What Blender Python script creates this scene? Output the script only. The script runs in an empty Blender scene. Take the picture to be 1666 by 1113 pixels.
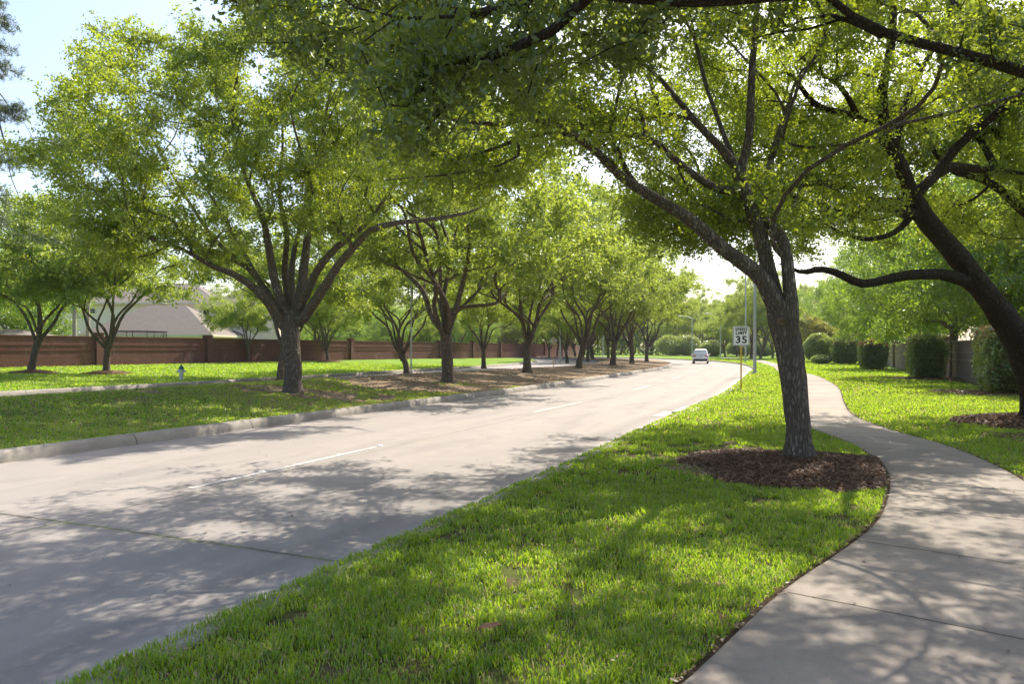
import bpy, bmesh, math
import numpy as np
from mathutils import Vector

S = bpy.context.scene
COL = S.collection

# ------------------------------------------------------------------ camera, light, exposure
FPX, CX, HY, EYE = 1200.0, 833.0, 568.0, 1.65
cam = bpy.data.cameras.new("camera")
cam.sensor_width = 36.0
cam.lens = 36.0 * FPX / 1666.0
cam.shift_y = (HY - 556.5) / 1666.0
cam.clip_start, cam.clip_end = 0.05, 3000.0
cob = bpy.data.objects.new("camera", cam)
cob.location = (0, 0, EYE)
cob.rotation_euler = (math.radians(90), 0, 0)
COL.objects.link(cob)
S.camera = cob

SUN_AZ, SUN_EL = math.radians(31), math.radians(50)      # azimuth measured from +Y towards +X
world = bpy.data.worlds.new("World")
S.world = world
world.use_nodes = True
wn, wl = world.node_tree.nodes, world.node_tree.links
sky = wn.new("ShaderNodeTexSky")
sky.sky_type = 'NISHITA'
sky.sun_disc = False
sky.sun_elevation = SUN_EL
sky.sun_rotation = SUN_AZ
sky.air_density, sky.dust_density, sky.ozone_density = 1.0, 2.6, 1.0
wn["Background"].inputs[1].default_value = 0.15
wl.new(sky.outputs[0], wn["Background"].inputs[0])

sl = bpy.data.lights.new("sun", 'SUN')
sl.energy, sl.angle, sl.color = 4.6, math.radians(0.45), (1.0, 0.925, 0.80)
so = bpy.data.objects.new("sun", sl)
sd = Vector((math.sin(SUN_AZ) * math.cos(SUN_EL), math.cos(SUN_AZ) * math.cos(SUN_EL), math.sin(SUN_EL)))
so.rotation_euler = sd.to_track_quat('Z', 'Y').to_euler()
so.location = (20, 30, 40)
COL.objects.link(so)

S.view_settings.view_transform = 'Standard'
S.view_settings.look = 'None'
S.view_settings.exposure = 1.02
S.view_settings.gamma = 1.0
S.view_settings.use_white_balance = True
S.view_settings.white_balance_temperature = 6720
S.render.engine = 'CYCLES'
cy = S.cycles
cy.max_bounces, cy.diffuse_bounces, cy.glossy_bounces, cy.transmission_bounces = 7, 5, 2, 3
cy.use_denoising = True
cy.caustics_reflective = cy.caustics_refractive = False

# ------------------------------------------------------------------ helpers
def P(px, py, Y):
    """a point of the place at depth Y seen in direction (px, py)"""
    return np.array([(px - CX) / FPX * Y, Y, EYE - (py - HY) / FPX * Y])

def tag(o, label=None, cat=None, group=None, kind=None):
    for k, v in (("label", label), ("category", cat), ("group", group), ("kind", kind)):
        if v: o[k] = v
    return o

def empty(name, loc, rz=0.0):
    o = bpy.data.objects.new(name, None)
    o.location = [float(c) for c in loc]
    o.rotation_euler = (0, 0, rz)
    o.empty_display_size = 0.3
    COL.objects.link(o)
    return o

def mesh_np(name, verts, faces, mat, parent=None, smooth=False, attrs=None, uv=None, loc=None):
    """faces: (N,k) int array or a list of such arrays"""
    me = bpy.data.meshes.new(name)
    verts = np.asarray(verts, dtype=np.float32)
    fl = faces if isinstance(faces, list) else [faces]
    fl = [np.asarray(f, dtype=np.int32) for f in fl if len(f)]
    nl = sum(f.size for f in fl); nf = sum(len(f) for f in fl)
    me.vertices.add(len(verts)); me.vertices.foreach_set("co", verts.ravel())
    me.loops.add(nl); li = np.concatenate([f.ravel() for f in fl]); me.loops.foreach_set("vertex_index", li)
    me.polygons.add(nf)
    tot = np.concatenate([np.full(len(f), f.shape[1], np.int32) for f in fl])
    st = np.concatenate([[0], np.cumsum(tot)[:-1]]).astype(np.int32)
    me.polygons.foreach_set("loop_start", st); me.polygons.foreach_set("loop_total", tot)
    if smooth: me.polygons.foreach_set("use_smooth", np.ones(nf, bool))
    me.update(calc_edges=True)
    if attrs:
        for k, v in attrs.items():
            a = me.attributes.new(k, 'FLOAT', 'POINT'); a.data.foreach_set("value", np.asarray(v, np.float32))
    if uv is not None:
        u = me.uv_layers.new(name="UVMap"); u.data.foreach_set("uv", np.asarray(uv, np.float32)[li].ravel())
    me.materials.append(mat)
    o = bpy.data.objects.new(name, me)
    if loc is not None: o.location = [float(c) for c in loc]
    COL.objects.link(o)
    if parent is not None: o.parent = parent
    return o

class MB:
    """collects plain solids and links them as one mesh object"""
    def __init__(s): s.v, s.f = [], []
    def add(s, vs, fs):
        b = len(s.v); s.v += [tuple(map(float, v)) for v in vs]; s.f += [tuple(i + b for i in f) for f in fs]; return s
    def box(s, c, d, rz=0.0):
        cx, cy_, cz = c; dx, dy, dz = d[0] / 2, d[1] / 2, d[2] / 2
        ca, sa = math.cos(rz), math.sin(rz); vs = []
        for z in (-dz, dz):
            for x, y in ((-dx, -dy), (dx, -dy), (dx, dy), (-dx, dy)):
                vs.append((cx + x * ca - y * sa, cy_ + x * sa + y * ca, cz + z))
        return s.add(vs, [(0, 3, 2, 1), (4, 5, 6, 7), (0, 1, 5, 4), (1, 2, 6, 5), (2, 3, 7, 6), (3, 0, 4, 7)])
    def lathe(s, prof, n=16, c=(0, 0, 0), axis='z'):
        vs = []; fs = []
        for r, h in prof:
            for k in range(n):
                a = 2 * math.pi * k / n; x, y = r * math.cos(a), r * math.sin(a)
                p = (x, y, h) if axis == 'z' else ((h, x, y) if axis == 'x' else (x, h, y))
                vs.append((p[0] + c[0], p[1] + c[1], p[2] + c[2]))
        m = len(prof)
        for i in range(m - 1):
            for k in range(n):
                q = (i * n + k, i * n + (k + 1) % n, (i + 1) * n + (k + 1) % n, (i + 1) * n + k)
                fs.append(q)
        fs.append(tuple(range(n))[::-1]); fs.append(tuple((m - 1) * n + k for k in range(n)))
        return s.add(vs, fs)
    def tube(s, pts, r, n=8):
        pts = [Vector(p) for p in pts]; rs = r if isinstance(r, (list, tuple)) else [r] * len(pts)
        vs = []; fs = []
        for i, p in enumerate(pts):
            t = (pts[min(i + 1, len(pts) - 1)] - pts[max(i - 1, 0)]).normalized()
            u = t.cross(Vector((0.13, 0.98, 0.11))); u = u.normalized() if u.length > .1 else t.cross(Vector((1, 0, 0))).normalized()
            w = t.cross(u)
            for k in range(n):
                a = 2 * math.pi * k / n; vs.append(p + (u * math.cos(a) + w * math.sin(a)) * rs[i])
        for i in range(len(pts) - 1):
            for k in range(n): fs.append((i * n + k, i * n + (k + 1) % n, (i + 1) * n + (k + 1) % n, (i + 1) * n + k))
        fs.append(tuple(range(n))[::-1]); fs.append(tuple((len(pts) - 1) * n + k for k in range(n)))
        return s.add(vs, fs)
    def build(s, name, mat, parent=None, smooth=False, bevel=0.0, loc=None, rz=0.0):
        me = bpy.data.meshes.new(name); me.from_pydata(s.v, [], s.f); me.materials.append(mat)
        bm = bmesh.new(); bm.from_mesh(me)
        bmesh.ops.recalc_face_normals(bm, faces=bm.faces)
        if bevel:
            ed = [e for e in bm.edges if len(e.link_faces) == 2 and e.calc_face_angle(0) > 0.6]
            bmesh.ops.bevel(bm, geom=ed, offset=bevel, segments=2, affect='EDGES', profile=0.6)
        for f in bm.faces: f.smooth = smooth
        bm.to_mesh(me); bm.free()
        o = bpy.data.objects.new(name, me); COL.objects.link(o)
        if parent is not None: o.parent = parent
        if loc is not None: o.location = [float(c) for c in loc]
        o.rotation_euler = (0, 0, rz)
        if smooth:
            try: me.set_sharp_from_angle(angle=math.radians(40))
            except Exception: pass
        return o

def smooth_poly(pts, step):
    """Catmull-Rom through pts, resampled at about `step`"""
    p = np.array(pts, float); q = np.vstack([2 * p[0] - p[1], p, 2 * p[-1] - p[-2]]); out = []
    for i in range(1, len(q) - 2):
        n = max(1, int(round(np.linalg.norm(q[i + 1] - q[i]) / step)))
        for k in range(n):
            t = k / n; a, b, c, d = q[i - 1], q[i], q[i + 1], q[i + 2]
            out.append(.5 * (2 * b + (c - a) * t + (2 * a - 5 * b + 4 * c - d) * t * t + (3 * b - a - 3 * c + d) * t ** 3))
    out.append(q[-2]); return np.array(out)

# ------------------------------------------------------------------ materials
def new_mat(name):
    m = bpy.data.materials.new(name); m.use_nodes = True
    return m, m.node_tree.nodes, m.node_tree.links, m.node_tree.nodes["Principled BSDF"]

def plain(name, col, rough=.6, metal=0.0, var=0.0, scale=3.0, bump=0.0, spec=.4):
    m, n, l, b = new_mat(name)
    b.inputs["Base Color"].default_value = (*col, 1); b.inputs["Roughness"].default_value = rough
    b.inputs["Metallic"].default_value = metal; b.inputs["Specular IOR Level"].default_value = spec
    if var or bump:
        tc = n.new("ShaderNodeTexCoord"); no = n.new("ShaderNodeTexNoise"); no.inputs["Scale"].default_value = scale
        no.inputs["Detail"].default_value = 6; l.new(tc.outputs["Object"], no.inputs["Vector"])
        if var:
            mx = n.new("ShaderNodeMix"); mx.data_type = 'RGBA'; l.new(no.outputs["Fac"], mx.inputs[0])
            mx.inputs[6].default_value = (*[c * (1 - var) for c in col], 1); mx.inputs[7].default_value = (*[min(1, c * (1 + var)) for c in col], 1)
            l.new(mx.outputs[2], b.inputs["Base Color"])
        if bump:
            bp = n.new("ShaderNodeBump"); bp.inputs["Strength"].default_value = bump; bp.inputs["Distance"].default_value = .02
            l.new(no.outputs["Fac"], bp.inputs["Height"]); l.new(bp.outputs[0], b.inputs["Normal"])
    return m

def node_ctx(m):
    n, l = m.node_tree.nodes, m.node_tree.links
    def noise(vec, scale, detail=5, rough=.55, dist=0.0):
        x = n.new("ShaderNodeTexNoise"); x.inputs["Scale"].default_value = scale; x.inputs["Detail"].default_value = detail
        x.inputs["Roughness"].default_value = rough; x.inputs["Distortion"].default_value = dist
        l.new(vec, x.inputs["Vector"]); return x.outputs["Fac"]
    def ramp(fac, stops):
        x = n.new("ShaderNodeValToRGB"); e = x.color_ramp.elements
        while len(e) < len(stops): e.new(.5)
        for k, (p, c) in enumerate(stops):
            e[k].position = p; e[k].color = (*c, 1) if isinstance(c, (tuple, list)) else (c, c, c, 1)
        l.new(fac, x.inputs[0]); return x.outputs[0]
    def mix(fac, a, b, mode='MIX'):
        x = n.new("ShaderNodeMix"); x.data_type = 'RGBA'; x.blend_type = mode
        for s, v in ((0, fac), (6, a), (7, b)):
            if isinstance(v, (int, float)): x.inputs[s].default_value = v
            elif isinstance(v, (tuple, list)): x.inputs[s].default_value = (*v, 1)
            else: l.new(v, x.inputs[s])
        return x.outputs[2]
    def mth(op, a, b=None, c=None):
        x = n.new("ShaderNodeMath"); x.operation = op
        for s, v in ((0, a), (1, b), (2, c)):
            if v is None: continue
            if isinstance(v, (int, float)): x.inputs[s].default_value = v
            else: l.new(v, x.inputs[s])
        return x.outputs[0]
    def mapping(vec, scale=(1, 1, 1), loc=(0, 0, 0)):
        x = n.new("ShaderNodeMapping"); x.inputs["Scale"].default_value = scale; x.inputs["Location"].default_value = loc
        l.new(vec, x.inputs["Vector"]); return x.outputs[0]
    def bump(h, strength, dist):
        x = n.new("ShaderNodeBump"); x.inputs["Strength"].default_value = strength; x.inputs["Distance"].default_value = dist
        l.new(h, x.inputs["Height"]); return x.outputs[0]
    tc = n.new("ShaderNodeTexCoord")
    return n, l, noise, ramp, mix, mth, mapping, bump, tc

def leaf_mat(name, dark, light, trans, tmix=.5, gloss=.06, red=None):
    m, n, l, b = new_mat(name); n.remove(b)
    _, _, noise, ramp, mix, mth, mapping, bump, tc = node_ctx(m)
    at = n.new("ShaderNodeAttribute"); at.attribute_name = "var"; v = at.outputs["Fac"]
    vc = mth('MINIMUM', v, 1.0)
    base = mix(vc, dark, light); tr = mix(vc, tuple(c * .75 for c in trans), trans)
    if red:
        rf = mth('GREATER_THAN', v, 1.5); base = mix(rf, base, red); tr = mix(rf, tr, tuple(min(1, c * 1.4) for c in red))
    d = n.new("ShaderNodeBsdfDiffuse"); l.new(base, d.inputs[0])
    t = n.new("ShaderNodeBsdfTranslucent"); l.new(tr, t.inputs[0])
    g = n.new("ShaderNodeBsdfGlossy"); g.inputs["Roughness"].default_value = .38; g.inputs[0].default_value = (.9, .95, 1, 1)
    m1 = n.new("ShaderNodeMixShader"); m1.inputs[0].default_value = tmix; l.new(d.outputs[0], m1.inputs[1]); l.new(t.outputs[0], m1.inputs[2])
    m2 = n.new("ShaderNodeMixShader"); m2.inputs[0].default_value = gloss; l.new(m1.outputs[0], m2.inputs[1]); l.new(g.outputs[0], m2.inputs[2])
    l.new(m2.outputs[0], n["Material Output"].inputs[0])
    return m

M = {}
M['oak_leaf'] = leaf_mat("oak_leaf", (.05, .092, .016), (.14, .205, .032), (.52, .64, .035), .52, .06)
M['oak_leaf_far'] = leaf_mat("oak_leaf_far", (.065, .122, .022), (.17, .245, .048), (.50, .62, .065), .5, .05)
M['oak_leaf_shaded'] = leaf_mat("oak_leaf_shaded", (.03, .058, .013), (.08, .12, .022), (.34, .43, .03), .45, .06)  # darker copy of oak_leaf: the overhead crown's shade put into the leaf colour
M['fresh_leaf'] = leaf_mat("fresh_leaf", (.07, .15, .015), (.13, .24, .03), (.38, .55, .04), .5)
M['hedge_leaf'] = leaf_mat("hedge_leaf", (.09, .155, .035), (.30, .38, .075), (.50, .60, .07), .4, .12, red=(.45, .12, .05))
M['red_leaf'] = leaf_mat("red_leaf", (.08, .15, .03), (.24, .19, .06), (.46, .46, .08), .5)
M['pine_needle'] = leaf_mat("pine_needle", (.04, .07, .03), (.10, .14, .06), (.15, .2, .06), .3)
M['palm_leaf'] = leaf_mat("palm_leaf", (.06, .12, .03), (.12, .2, .05), (.25, .4, .06), .4)
M['grass_blade'] = leaf_mat("grass_blade", (.08, .18, .014), (.26, .35, .045), (.50, .72, .04), .52, .04, red=(.40, .36, .14))
M['litter'] = leaf_mat("litter", (.16, .10, .055), (.34, .24, .14), (.3, .2, .1), .15, .03)
M['mulch_bit'] = leaf_mat("mulch_bit", (.07, .038, .024), (.36, .215, .135), (.06, .04, .02), .1, .03)

def bark(name, dark, mid, lichen, lich_amt=.55):
    m, n, l, b = new_mat(name); _, _, noise, ramp, mix, mth, mapping, bump, tc = node_ctx(m)
    o = tc.outputs["Object"]
    mp = mapping(o, (1, 1, .22))
    vo = n.new("ShaderNodeTexVoronoi"); vo.feature = 'DISTANCE_TO_EDGE'; vo.inputs["Scale"].default_value = 25
    nz = noise(mp, 9, 4); ad = n.new("ShaderNodeVectorMath"); ad.operation = 'MULTIPLY_ADD'
    l.new(nz, ad.inputs[0]); ad.inputs[1].default_value = (.16, .16, .1); l.new(mp, ad.inputs[2]); l.new(ad.outputs[0], vo.inputs["Vector"])
    cr = ramp(vo.outputs["Distance"], [(.0, 0.0), (.34, 1.0)])
    c1 = mix(cr, dark, mid)
    c2 = mix(noise(o, 3.1, 6), c1, tuple(c * .62 for c in mid), 'MIX')
    lf = ramp(noise(mapping(o, (1, 1, .45)), 13.0, 7, .7), [(lich_amt, 0.0), (lich_amt + .09, 1.0)])
    lf2 = mth('MULTIPLY', lf, cr)
    c3 = mix(lf2, c2, lichen)
    l.new(c3, b.inputs["Base Color"]); b.inputs["Roughness"].default_value = .92; b.inputs["Specular IOR Level"].default_value = .15
    hh = mth('ADD', cr, mth('MULTIPLY', noise(o, 40, 4), .5))
    l.new(bump(hh, 1.0, .022), b.inputs["Normal"])
    return m
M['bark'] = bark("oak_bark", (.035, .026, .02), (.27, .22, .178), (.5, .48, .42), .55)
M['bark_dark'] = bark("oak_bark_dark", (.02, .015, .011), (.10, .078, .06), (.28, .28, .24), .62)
M['bark_pale'] = bark("pale_bark", (.12, .10, .07), (.3, .25, .19), (.42, .42, .36), .5)

def concrete(name, base, kind):
    """kind: road | walk | kerb. UV is in metres: u across, v along."""
    m, n, l, b = new_mat(name); _, _, noise, ramp, mix, mth, mapping, bump, tc = node_ctx(m)
    o, uv = tc.outputs["Object"], tc.outputs["UV"]
    sep = n.new("ShaderNodeSeparateXYZ"); l.new(uv, sep.inputs[0]); u, v = sep.outputs[0], sep.outputs[1]
    big = noise(o, .35, 5, .6); med = noise(o, 2.2, 6, .65, .3); fine = noise(o, 60, 5, .7)
    k = lambda f: tuple(c * f for c in base)
    c = mix(big, k(.74), k(1.18)); c = mix(.55, c, mix(med, k(.7), k(1.25)))
    c = mix(ramp(fine, [(.3, .35), (.7, 0.0)]), c, k(.6))
    vo = n.new("ShaderNodeTexVoronoi"); vo.inputs["Scale"].default_value = 90; l.new(o, vo.inputs["Vector"])
    sp = ramp(vo.outputs["Distance"], [(.10, 1.0), (.2, 0.0)]); spn = mth('MULTIPLY', sp, ramp(noise(o, 14, 2), [(.52, 0.0), (.6, .55)]))
    c = mix(spn, c, k(.45) if kind != 'road' else k(1.55))
    if kind == 'walk': c = mix(ramp(noise(o, .9, 6, .7, .6), [(.4, .55), (.62, 0.0)]), c, k(.62))
    if kind == 'road':
        # wheel tracks, oil strip and dirty gutters run along the road
        wob = mth('ADD', u, mth('MULTIPLY', mth('SUBTRACT', noise(mapping(uv, (1, .08, 1)), 1.5, 4), .5), .7))
        tr = mth('ADD', mth('MULTIPLY', mth('COSINE', mth('MULTIPLY', wob, 3.35)), .5), .5)
        c = mix(mth('MULTIPLY', tr, .22), c, (.20, .185, .18))
        stain = ramp(noise(mapping(uv, (1, .22, 1)), 1.3, 6, .62, .4), [(.5, 0.0), (.72, .6)])
        c = mix(stain, c, (.17, .16, .16))
        gut = ramp(mth('ABSOLUTE', mth('SUBTRACT', wob, 0.75)), [(.0, .55), (.35, 0.0)])
        c = mix(mth('MULTIPLY', gut, .8), c, (.15, .14, .135))
        gl = ramp(mth('ADD', u, mth('MULTIPLY', noise(o, 3, 5), .35)), [(.35, .7), (.62, 0.0)])
        c = mix(gl, c, (.42, .41, .39))
        jit = mth('MULTIPLY', mth('SUBTRACT', noise(o, 7, 5, .7), .5), .07)
        jv = mth('ABSOLUTE', mth('SUBTRACT', mth('PINGPONG', mth('ADD', mth('ADD', v, JOFF), jit), JSP / 2), 0.0))
        ju = mth('ABSOLUTE', mth('SUBTRACT', mth('ADD', u, mth('MULTIPLY', jit, .5)), 3.72))
        l1 = ramp(jv, [(.012, 1.0), (.026, 0.0)]); l2 = mth('MULTIPLY', ramp(ju, [(.005, 1.0), (.016, 0.0)]), .8)
        j = mth('MAXIMUM', l1, l2)
        grn = ramp(noise(o, .9, 3), [(.45, 0.0), (.55, 1.0)])
        c = mix(j, c, mix(grn, (.04, .036, .03), (.13, .17, .03)))
        halo = ramp(jv, [(.0, .45), (.12, 0.0)]); c = mix(halo, c, (.17, .155, .14))
        crack = n.new("ShaderNodeTexVoronoi"); crack.feature = 'DISTANCE_TO_EDGE'; crack.inputs["Scale"].default_value = .16
        wv = n.new("ShaderNodeVectorMath"); wv.operation = 'MULTIPLY_ADD'; nn = n.new("ShaderNodeTexNoise"); nn.inputs["Scale"].default_value = 1.2; nn.inputs["Detail"].default_value = 7
        l.new(o, nn.inputs["Vector"]); l.new(nn.outputs["Color"], wv.inputs[0]); wv.inputs[1].default_value = (.9, .9, .9); l.new(o, wv.inputs[2]); l.new(wv.outputs[0], crack.inputs["Vector"])
        cl = mth('MULTIPLY', ramp(crack.outputs["Distance"], [(.0003, 1.0), (.0011, 0.0)]), ramp(noise(o, .25, 2), [(.54, 0.0), (.64, .5)]))
        c = mix(cl, c, (.08, .07, .06))
        h = mth('SUBTRACT', mth('MULTIPLY', fine, .25), j)
        l.new(bump(h, .35, .01), b.inputs["Normal"])
    elif kind == 'walk':
        jv = mth('PINGPONG', mth('ADD', v, WOFF), WSP / 2)
        j = ramp(jv, [(.006, 1.0), (.014, 0.0)])
        idn = n.new("ShaderNodeTexWhiteNoise"); idn.noise_dimensions = '1D'; l.new(mth('FLOOR', mth('DIVIDE', mth('ADD', v, WOFF), WSP)), idn.inputs["W"])
        c = mix(1.0, c, mix(idn.outputs["Value"], (.86, .86, .86), (1.06, 1.05, 1.03)), 'MULTIPLY')
        c = mix(ramp(jv, [(.0, .3), (.09, 0.0)]), c, k(.55)); c = mix(j, c, (.06, .05, .04))
        ed = ramp(mth('ABSOLUTE', u), [(.62, 0.0), (.75, .5)]); c = mix(mth('MULTIPLY', ed, noise(o, 6, 4)), c, k(.4))
        leafst = ramp(noise(o, 5.0, 6, .7), [(.6, 0.0), (.72, .5)]); c = mix(leafst, c, k(.5))
        l.new(bump(mth('SUBTRACT', mth('MULTIPLY', fine, .3), j), .4, .008), b.inputs["Normal"])
    else:
        c = mix(ramp(noise(mapping(uv, (3, .6, 1)), 2.0, 6, .7), [(.35, .75), (.62, 0.0)]), c, k(.5))
        jv = mth('PINGPONG', v, 1.5); c = mix(ramp(jv, [(.006, .8), (.02, 0.0)]), c, (.07, .06, .05))
        l.new(bump(med, .5, .02), b.inputs["Normal"])
    l.new(c, b.inputs["Base Color"]); b.inputs["Roughness"].default_value = .85; b.inputs["Specular IOR Level"].default_value = .25
    return m
JSP, JOFF, WSP, WOFF = 16.6, 0.0, 1.72, 0.0

def ground_mat(name, kind):
    m, n, l, b = new_mat(name); _, _, noise, ramp, mix, mth, mapping, bump, tc = node_ctx(m)
    o, uv = tc.outputs["Object"], tc.outputs["UV"]
    g1, g2, g3 = (.10, .19, .018), (.22, .35, .04), (.28, .33, .08)
    if kind == 'verge': g1, g2 = (.06, .085, .02), (.15, .18, .05)
    c = mix(noise(o, 1.3, 6, .7), g1, g2)
    c = mix(ramp(noise(mapping(o, (1, .35, 1)), 14, 5, .8), [(.35, .6), (.65, 0.0)]), c, tuple(x * .5 for x in g1))
    c = mix(ramp(noise(o, .35, 5, .6), [(.5, 0.0), (.75, .7)]), c, g3)
    if kind == 'median':
        sep = n.new("ShaderNodeSeparateXYZ"); l.new(uv, sep.inputs[0]); u, v = sep.outputs[0], sep.outputs[1]
        br = mix(noise(o, 16, 7, .85), (.08, .055, .035), (.42, .31, .22))
        far = ramp(mth('DIVIDE', v, 100), [(.38, 0.0), (.46, .34)])
        f = ramp(mth('ADD', noise(o, .55, 6, .68), mth('SUBTRACT', far, .05)), [(.52, 0.0), (.64, 1.0)])
        c = mix(f, mix(.45, c, (.10, .12, .03)), br)
    if kind == 'verge':
        c = mix(ramp(noise(o, 3.0, 5, .7), [(.42, 0.0), (.6, .95)]), c, (.17, .125, .07))
    l.new(c, b.inputs["Base Color"]); b.inputs["Roughness"].default_value = .95; b.inputs["Specular IOR Level"].default_value = .1
    l.new(bump(noise(mapping(o, (1, .6, 1)), 30, 5, .8), .9, .05), b.inputs["Normal"])
    return m

def brick_mat(name, c1, c2, mortar, shade=(.5, 1.1)):
    m, n, l, b = new_mat(name); _, _, noise, ramp, mix, mth, mapping, bump, tc = node_ctx(m)
    uv, o = tc.outputs["UV"], tc.outputs["Object"]
    br = n.new("ShaderNodeTexBrick"); l.new(uv, br.inputs["Vector"]); br.inputs["Scale"].default_value = 1
    br.inputs["Brick Width"].default_value = .21; br.inputs["Row Height"].default_value = .075; br.inputs["Mortar Size"].default_value = .008
    br.inputs["Color1"].default_value = (*c1, 1); br.inputs["Color2"].default_value = (*c2, 1); br.inputs["Mortar"].default_value = (*mortar, 1)
    st = mix(noise(o, 1.1, 6, .7), (shade[0],) * 3, (shade[1],) * 3)
    c = mix(1.0, br.outputs["Color"], st, 'MULTIPLY')
    wash = ramp(noise(mapping(uv, (1, .25, 1)), 1.6, 6, .7), [(.56, 0.0), (.8, .4)]); c = mix(wash, c, (.42, .36, .31))
    l.new(c, b.inputs["Base Color"]); b.inputs["Roughness"].default_value = .9
    l.new(bump(mth('SUBTRACT', mth('MULTIPLY', noise(o, 35, 3), .3), br.outputs["Fac"]), .6, .008), b.inputs["Normal"])
    return m
M['brick_red'] = brick_mat("red_brick", (.115, .034, .026), (.19, .058, .042), (.17, .11, .095))
M['brick_pink'] = brick_mat("pinkish_brick", (.27, .19, .165), (.19, .13, .115), (.32, .28, .25), (.65, 1.15))
M['brick_cap'] = plain("brick_cap", (.12, .048, .038), .9, var=.3, scale=9, bump=.4)
M['stone_cap'] = plain("stone_cap", (.34, .27, .24), .9, var=.25, scale=6, bump=.3)
M['white_brick'] = brick_mat("white_brick", (.72, .68, .64), (.6, .56, .52), (.66, .63, .6), (.85, 1.1))
M['mulch'] = plain("mulch_base", (.13, .075, .05), .95, var=.6, scale=38, bump=1.0, spec=.1)
M['soil'] = plain("dry_soil", (.23, .17, .125), .95, var=.4, scale=12, bump=.8, spec=.1)
M['soil_dark'] = plain("dark_soil", (.06, .042, .028), .95, var=.5, scale=30, bump=.9, spec=.1)
M['steel'] = plain("galvanised_steel", (.48, .49, .50), .5, .35, var=.12, scale=4)
M['yellow'] = plain("yellow_paint", (.62, .40, .07), .55, var=.12, scale=5)
M['white_paint'] = plain("white_sign_sheeting", (.9, .9, .88), .45, var=.04, scale=3)
M['black_paint'] = plain("black_lettering", (.02, .02, .022), .5)
M['sign_back'] = plain("bare_aluminium", (.55, .55, .56), .5, .4, var=.1)
M['hyd_white'] = plain("hydrant_white", (.62, .62, .64), .55, var=.15, scale=9)
M['hyd_green'] = plain("hydrant_green", (.03, .14, .09), .5, var=.2, scale=9)
M['car_paint'] = plain("white_car_paint", (.78, .78, .78), .25, spec=.6)
M['tyre'] = plain("tyre_rubber", (.025, .025, .027), .85)
M['rim'] = plain("alloy_rim", (.45, .45, .47), .3, .8)
M['glass_dark'] = plain("tinted_glass", (.02, .025, .03), .25, spec=.25)
M['tail_red'] = plain("tail_light_red", (.45, .015, .015), .2, spec=.6)
M['trim_black'] = plain("black_trim", (.03, .03, .03), .6)
M['roof'] = plain("brown_shingle", (.17, .15, .135), .92, var=.22, scale=2.5, bump=.5)
M['fascia'] = plain("cream_fascia", (.68, .63, .52), .6, var=.05)
M['net'] = plain("dark_net", (.04, .04, .045), .8)
M['button'] = plain("ceramic_button", (.75, .75, .73), .4)
M['dead_leaf'] = plain("dead_leaf", (.32, .15, .07), .6, var=.35, scale=30, bump=.3)
M['wood_ring'] = plain("healed_bark_scar", (.15, .105, .06), .85, var=.35, scale=22, bump=.7)

# ------------------------------------------------------------------ layout lines
RK = smooth_poly([(-12, -23), (-9, -14), (-5.2, -4), (-3.6, 0), (-2.2, 3.6), (-0.02, 8.8), (1.88, 13.4), (4.9, 20.6), (8.1, 28.2), (12.6, 40.5),
                  (16.7, 52), (20.9, 64), (25.2, 80), (28.0, 96), (28.6, 110), (26.5, 130), (20, 152), (8, 175), (-8, 195), (-28, 210)], 1.5)
PATH = smooth_poly([(-2.2, -2.0), (-.9, .1), (.25, 1.6), (1.45, 3.18), (2.4, 4.5), (3.35, 5.62), (4.2, 6.75), (5.25, 8.6), (5.95, 10.2), (6.6, 12.5), (6.95, 15.2),
                    (7.7, 18.4), (9.35, 22.6), (12.7, 30.5), (15.2, 37.2), (17.8, 45), (20.6, 55), (24.8, 68), (31.5, 92), (36, 110), (40, 140)], .4)
def arclen(p): return np.concatenate([[0], np.cumsum(np.linalg.norm(np.diff(p, axis=0), axis=1))])
RS, PS = arclen(RK), arclen(PATH)
def normals(p):
    t = np.gradient(p, axis=0); t /= np.linalg.norm(t, axis=1)[:, None]; return np.stack([-t[:, 1], t[:, 0]], 1)
RN, PN = normals(RK), normals(PATH)
def sdist(pts, poly, sarr):
    """signed distance (left positive) and station of the nearest place on a polyline"""
    pts = np.atleast_2d(pts); best = np.full(len(pts), 1e9); sg = np.zeros(len(pts)); st = np.zeros(len(pts))
    for i in range(len(poly) - 1):
        a, b = poly[i], poly[i + 1]; ab = b - a; L2 = ab @ ab
        t = np.clip(((pts - a) @ ab) / L2, 0, 1); dv = pts - (a + t[:, None] * ab); d = np.hypot(dv[:, 0], dv[:, 1])
        m = d < best; best[m] = d[m]; cr = ab[0] * dv[:, 1] - ab[1] * dv[:, 0]; sg[m] = np.sign(cr[m]); st[m] = sarr[i] + t[m] * math.sqrt(L2)
    return best * np.where(sg == 0, 1, sg), st
def wl_(s): return 8.45 - .85 * np.clip((np.asarray(s, float) - 34) / 60, 0, 1)
MED_R, LL_ = 16.6, 25.0
def med_z(d, s):
    t = np.clip((d - wl_(s)) / (MED_R - wl_(s)), 0, 1); return .02 + (.48 - .26 * np.clip((np.asarray(s, float) - 58) / 25, 0, 1)) * np.sin(np.pi * t ** 2)
def left_z(d): return .02 + .34 * np.clip((d - LL_) / 23.0, 0, 1)
def gz(x, y):
    d, s = sdist((x, y), RK, RS); d, s = d[0], s[0]
    if d < 0: return 0.0
    if d < wl_(s): return -.15
    if d < MED_R: return float(med_z(d, s))
    if d < LL_: return -.15
    return float(left_z(d))
def RP(s, d):
    """world xy at station s and offset d left of the near kerb"""
    x = np.interp(s, RS, RK[:, 0]); y = np.interp(s, RS, RK[:, 1]); nx = np.interp(s, RS, RN[:, 0]); ny = np.interp(s, RS, RN[:, 1])
    return x + nx * d, y + ny * d

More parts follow.
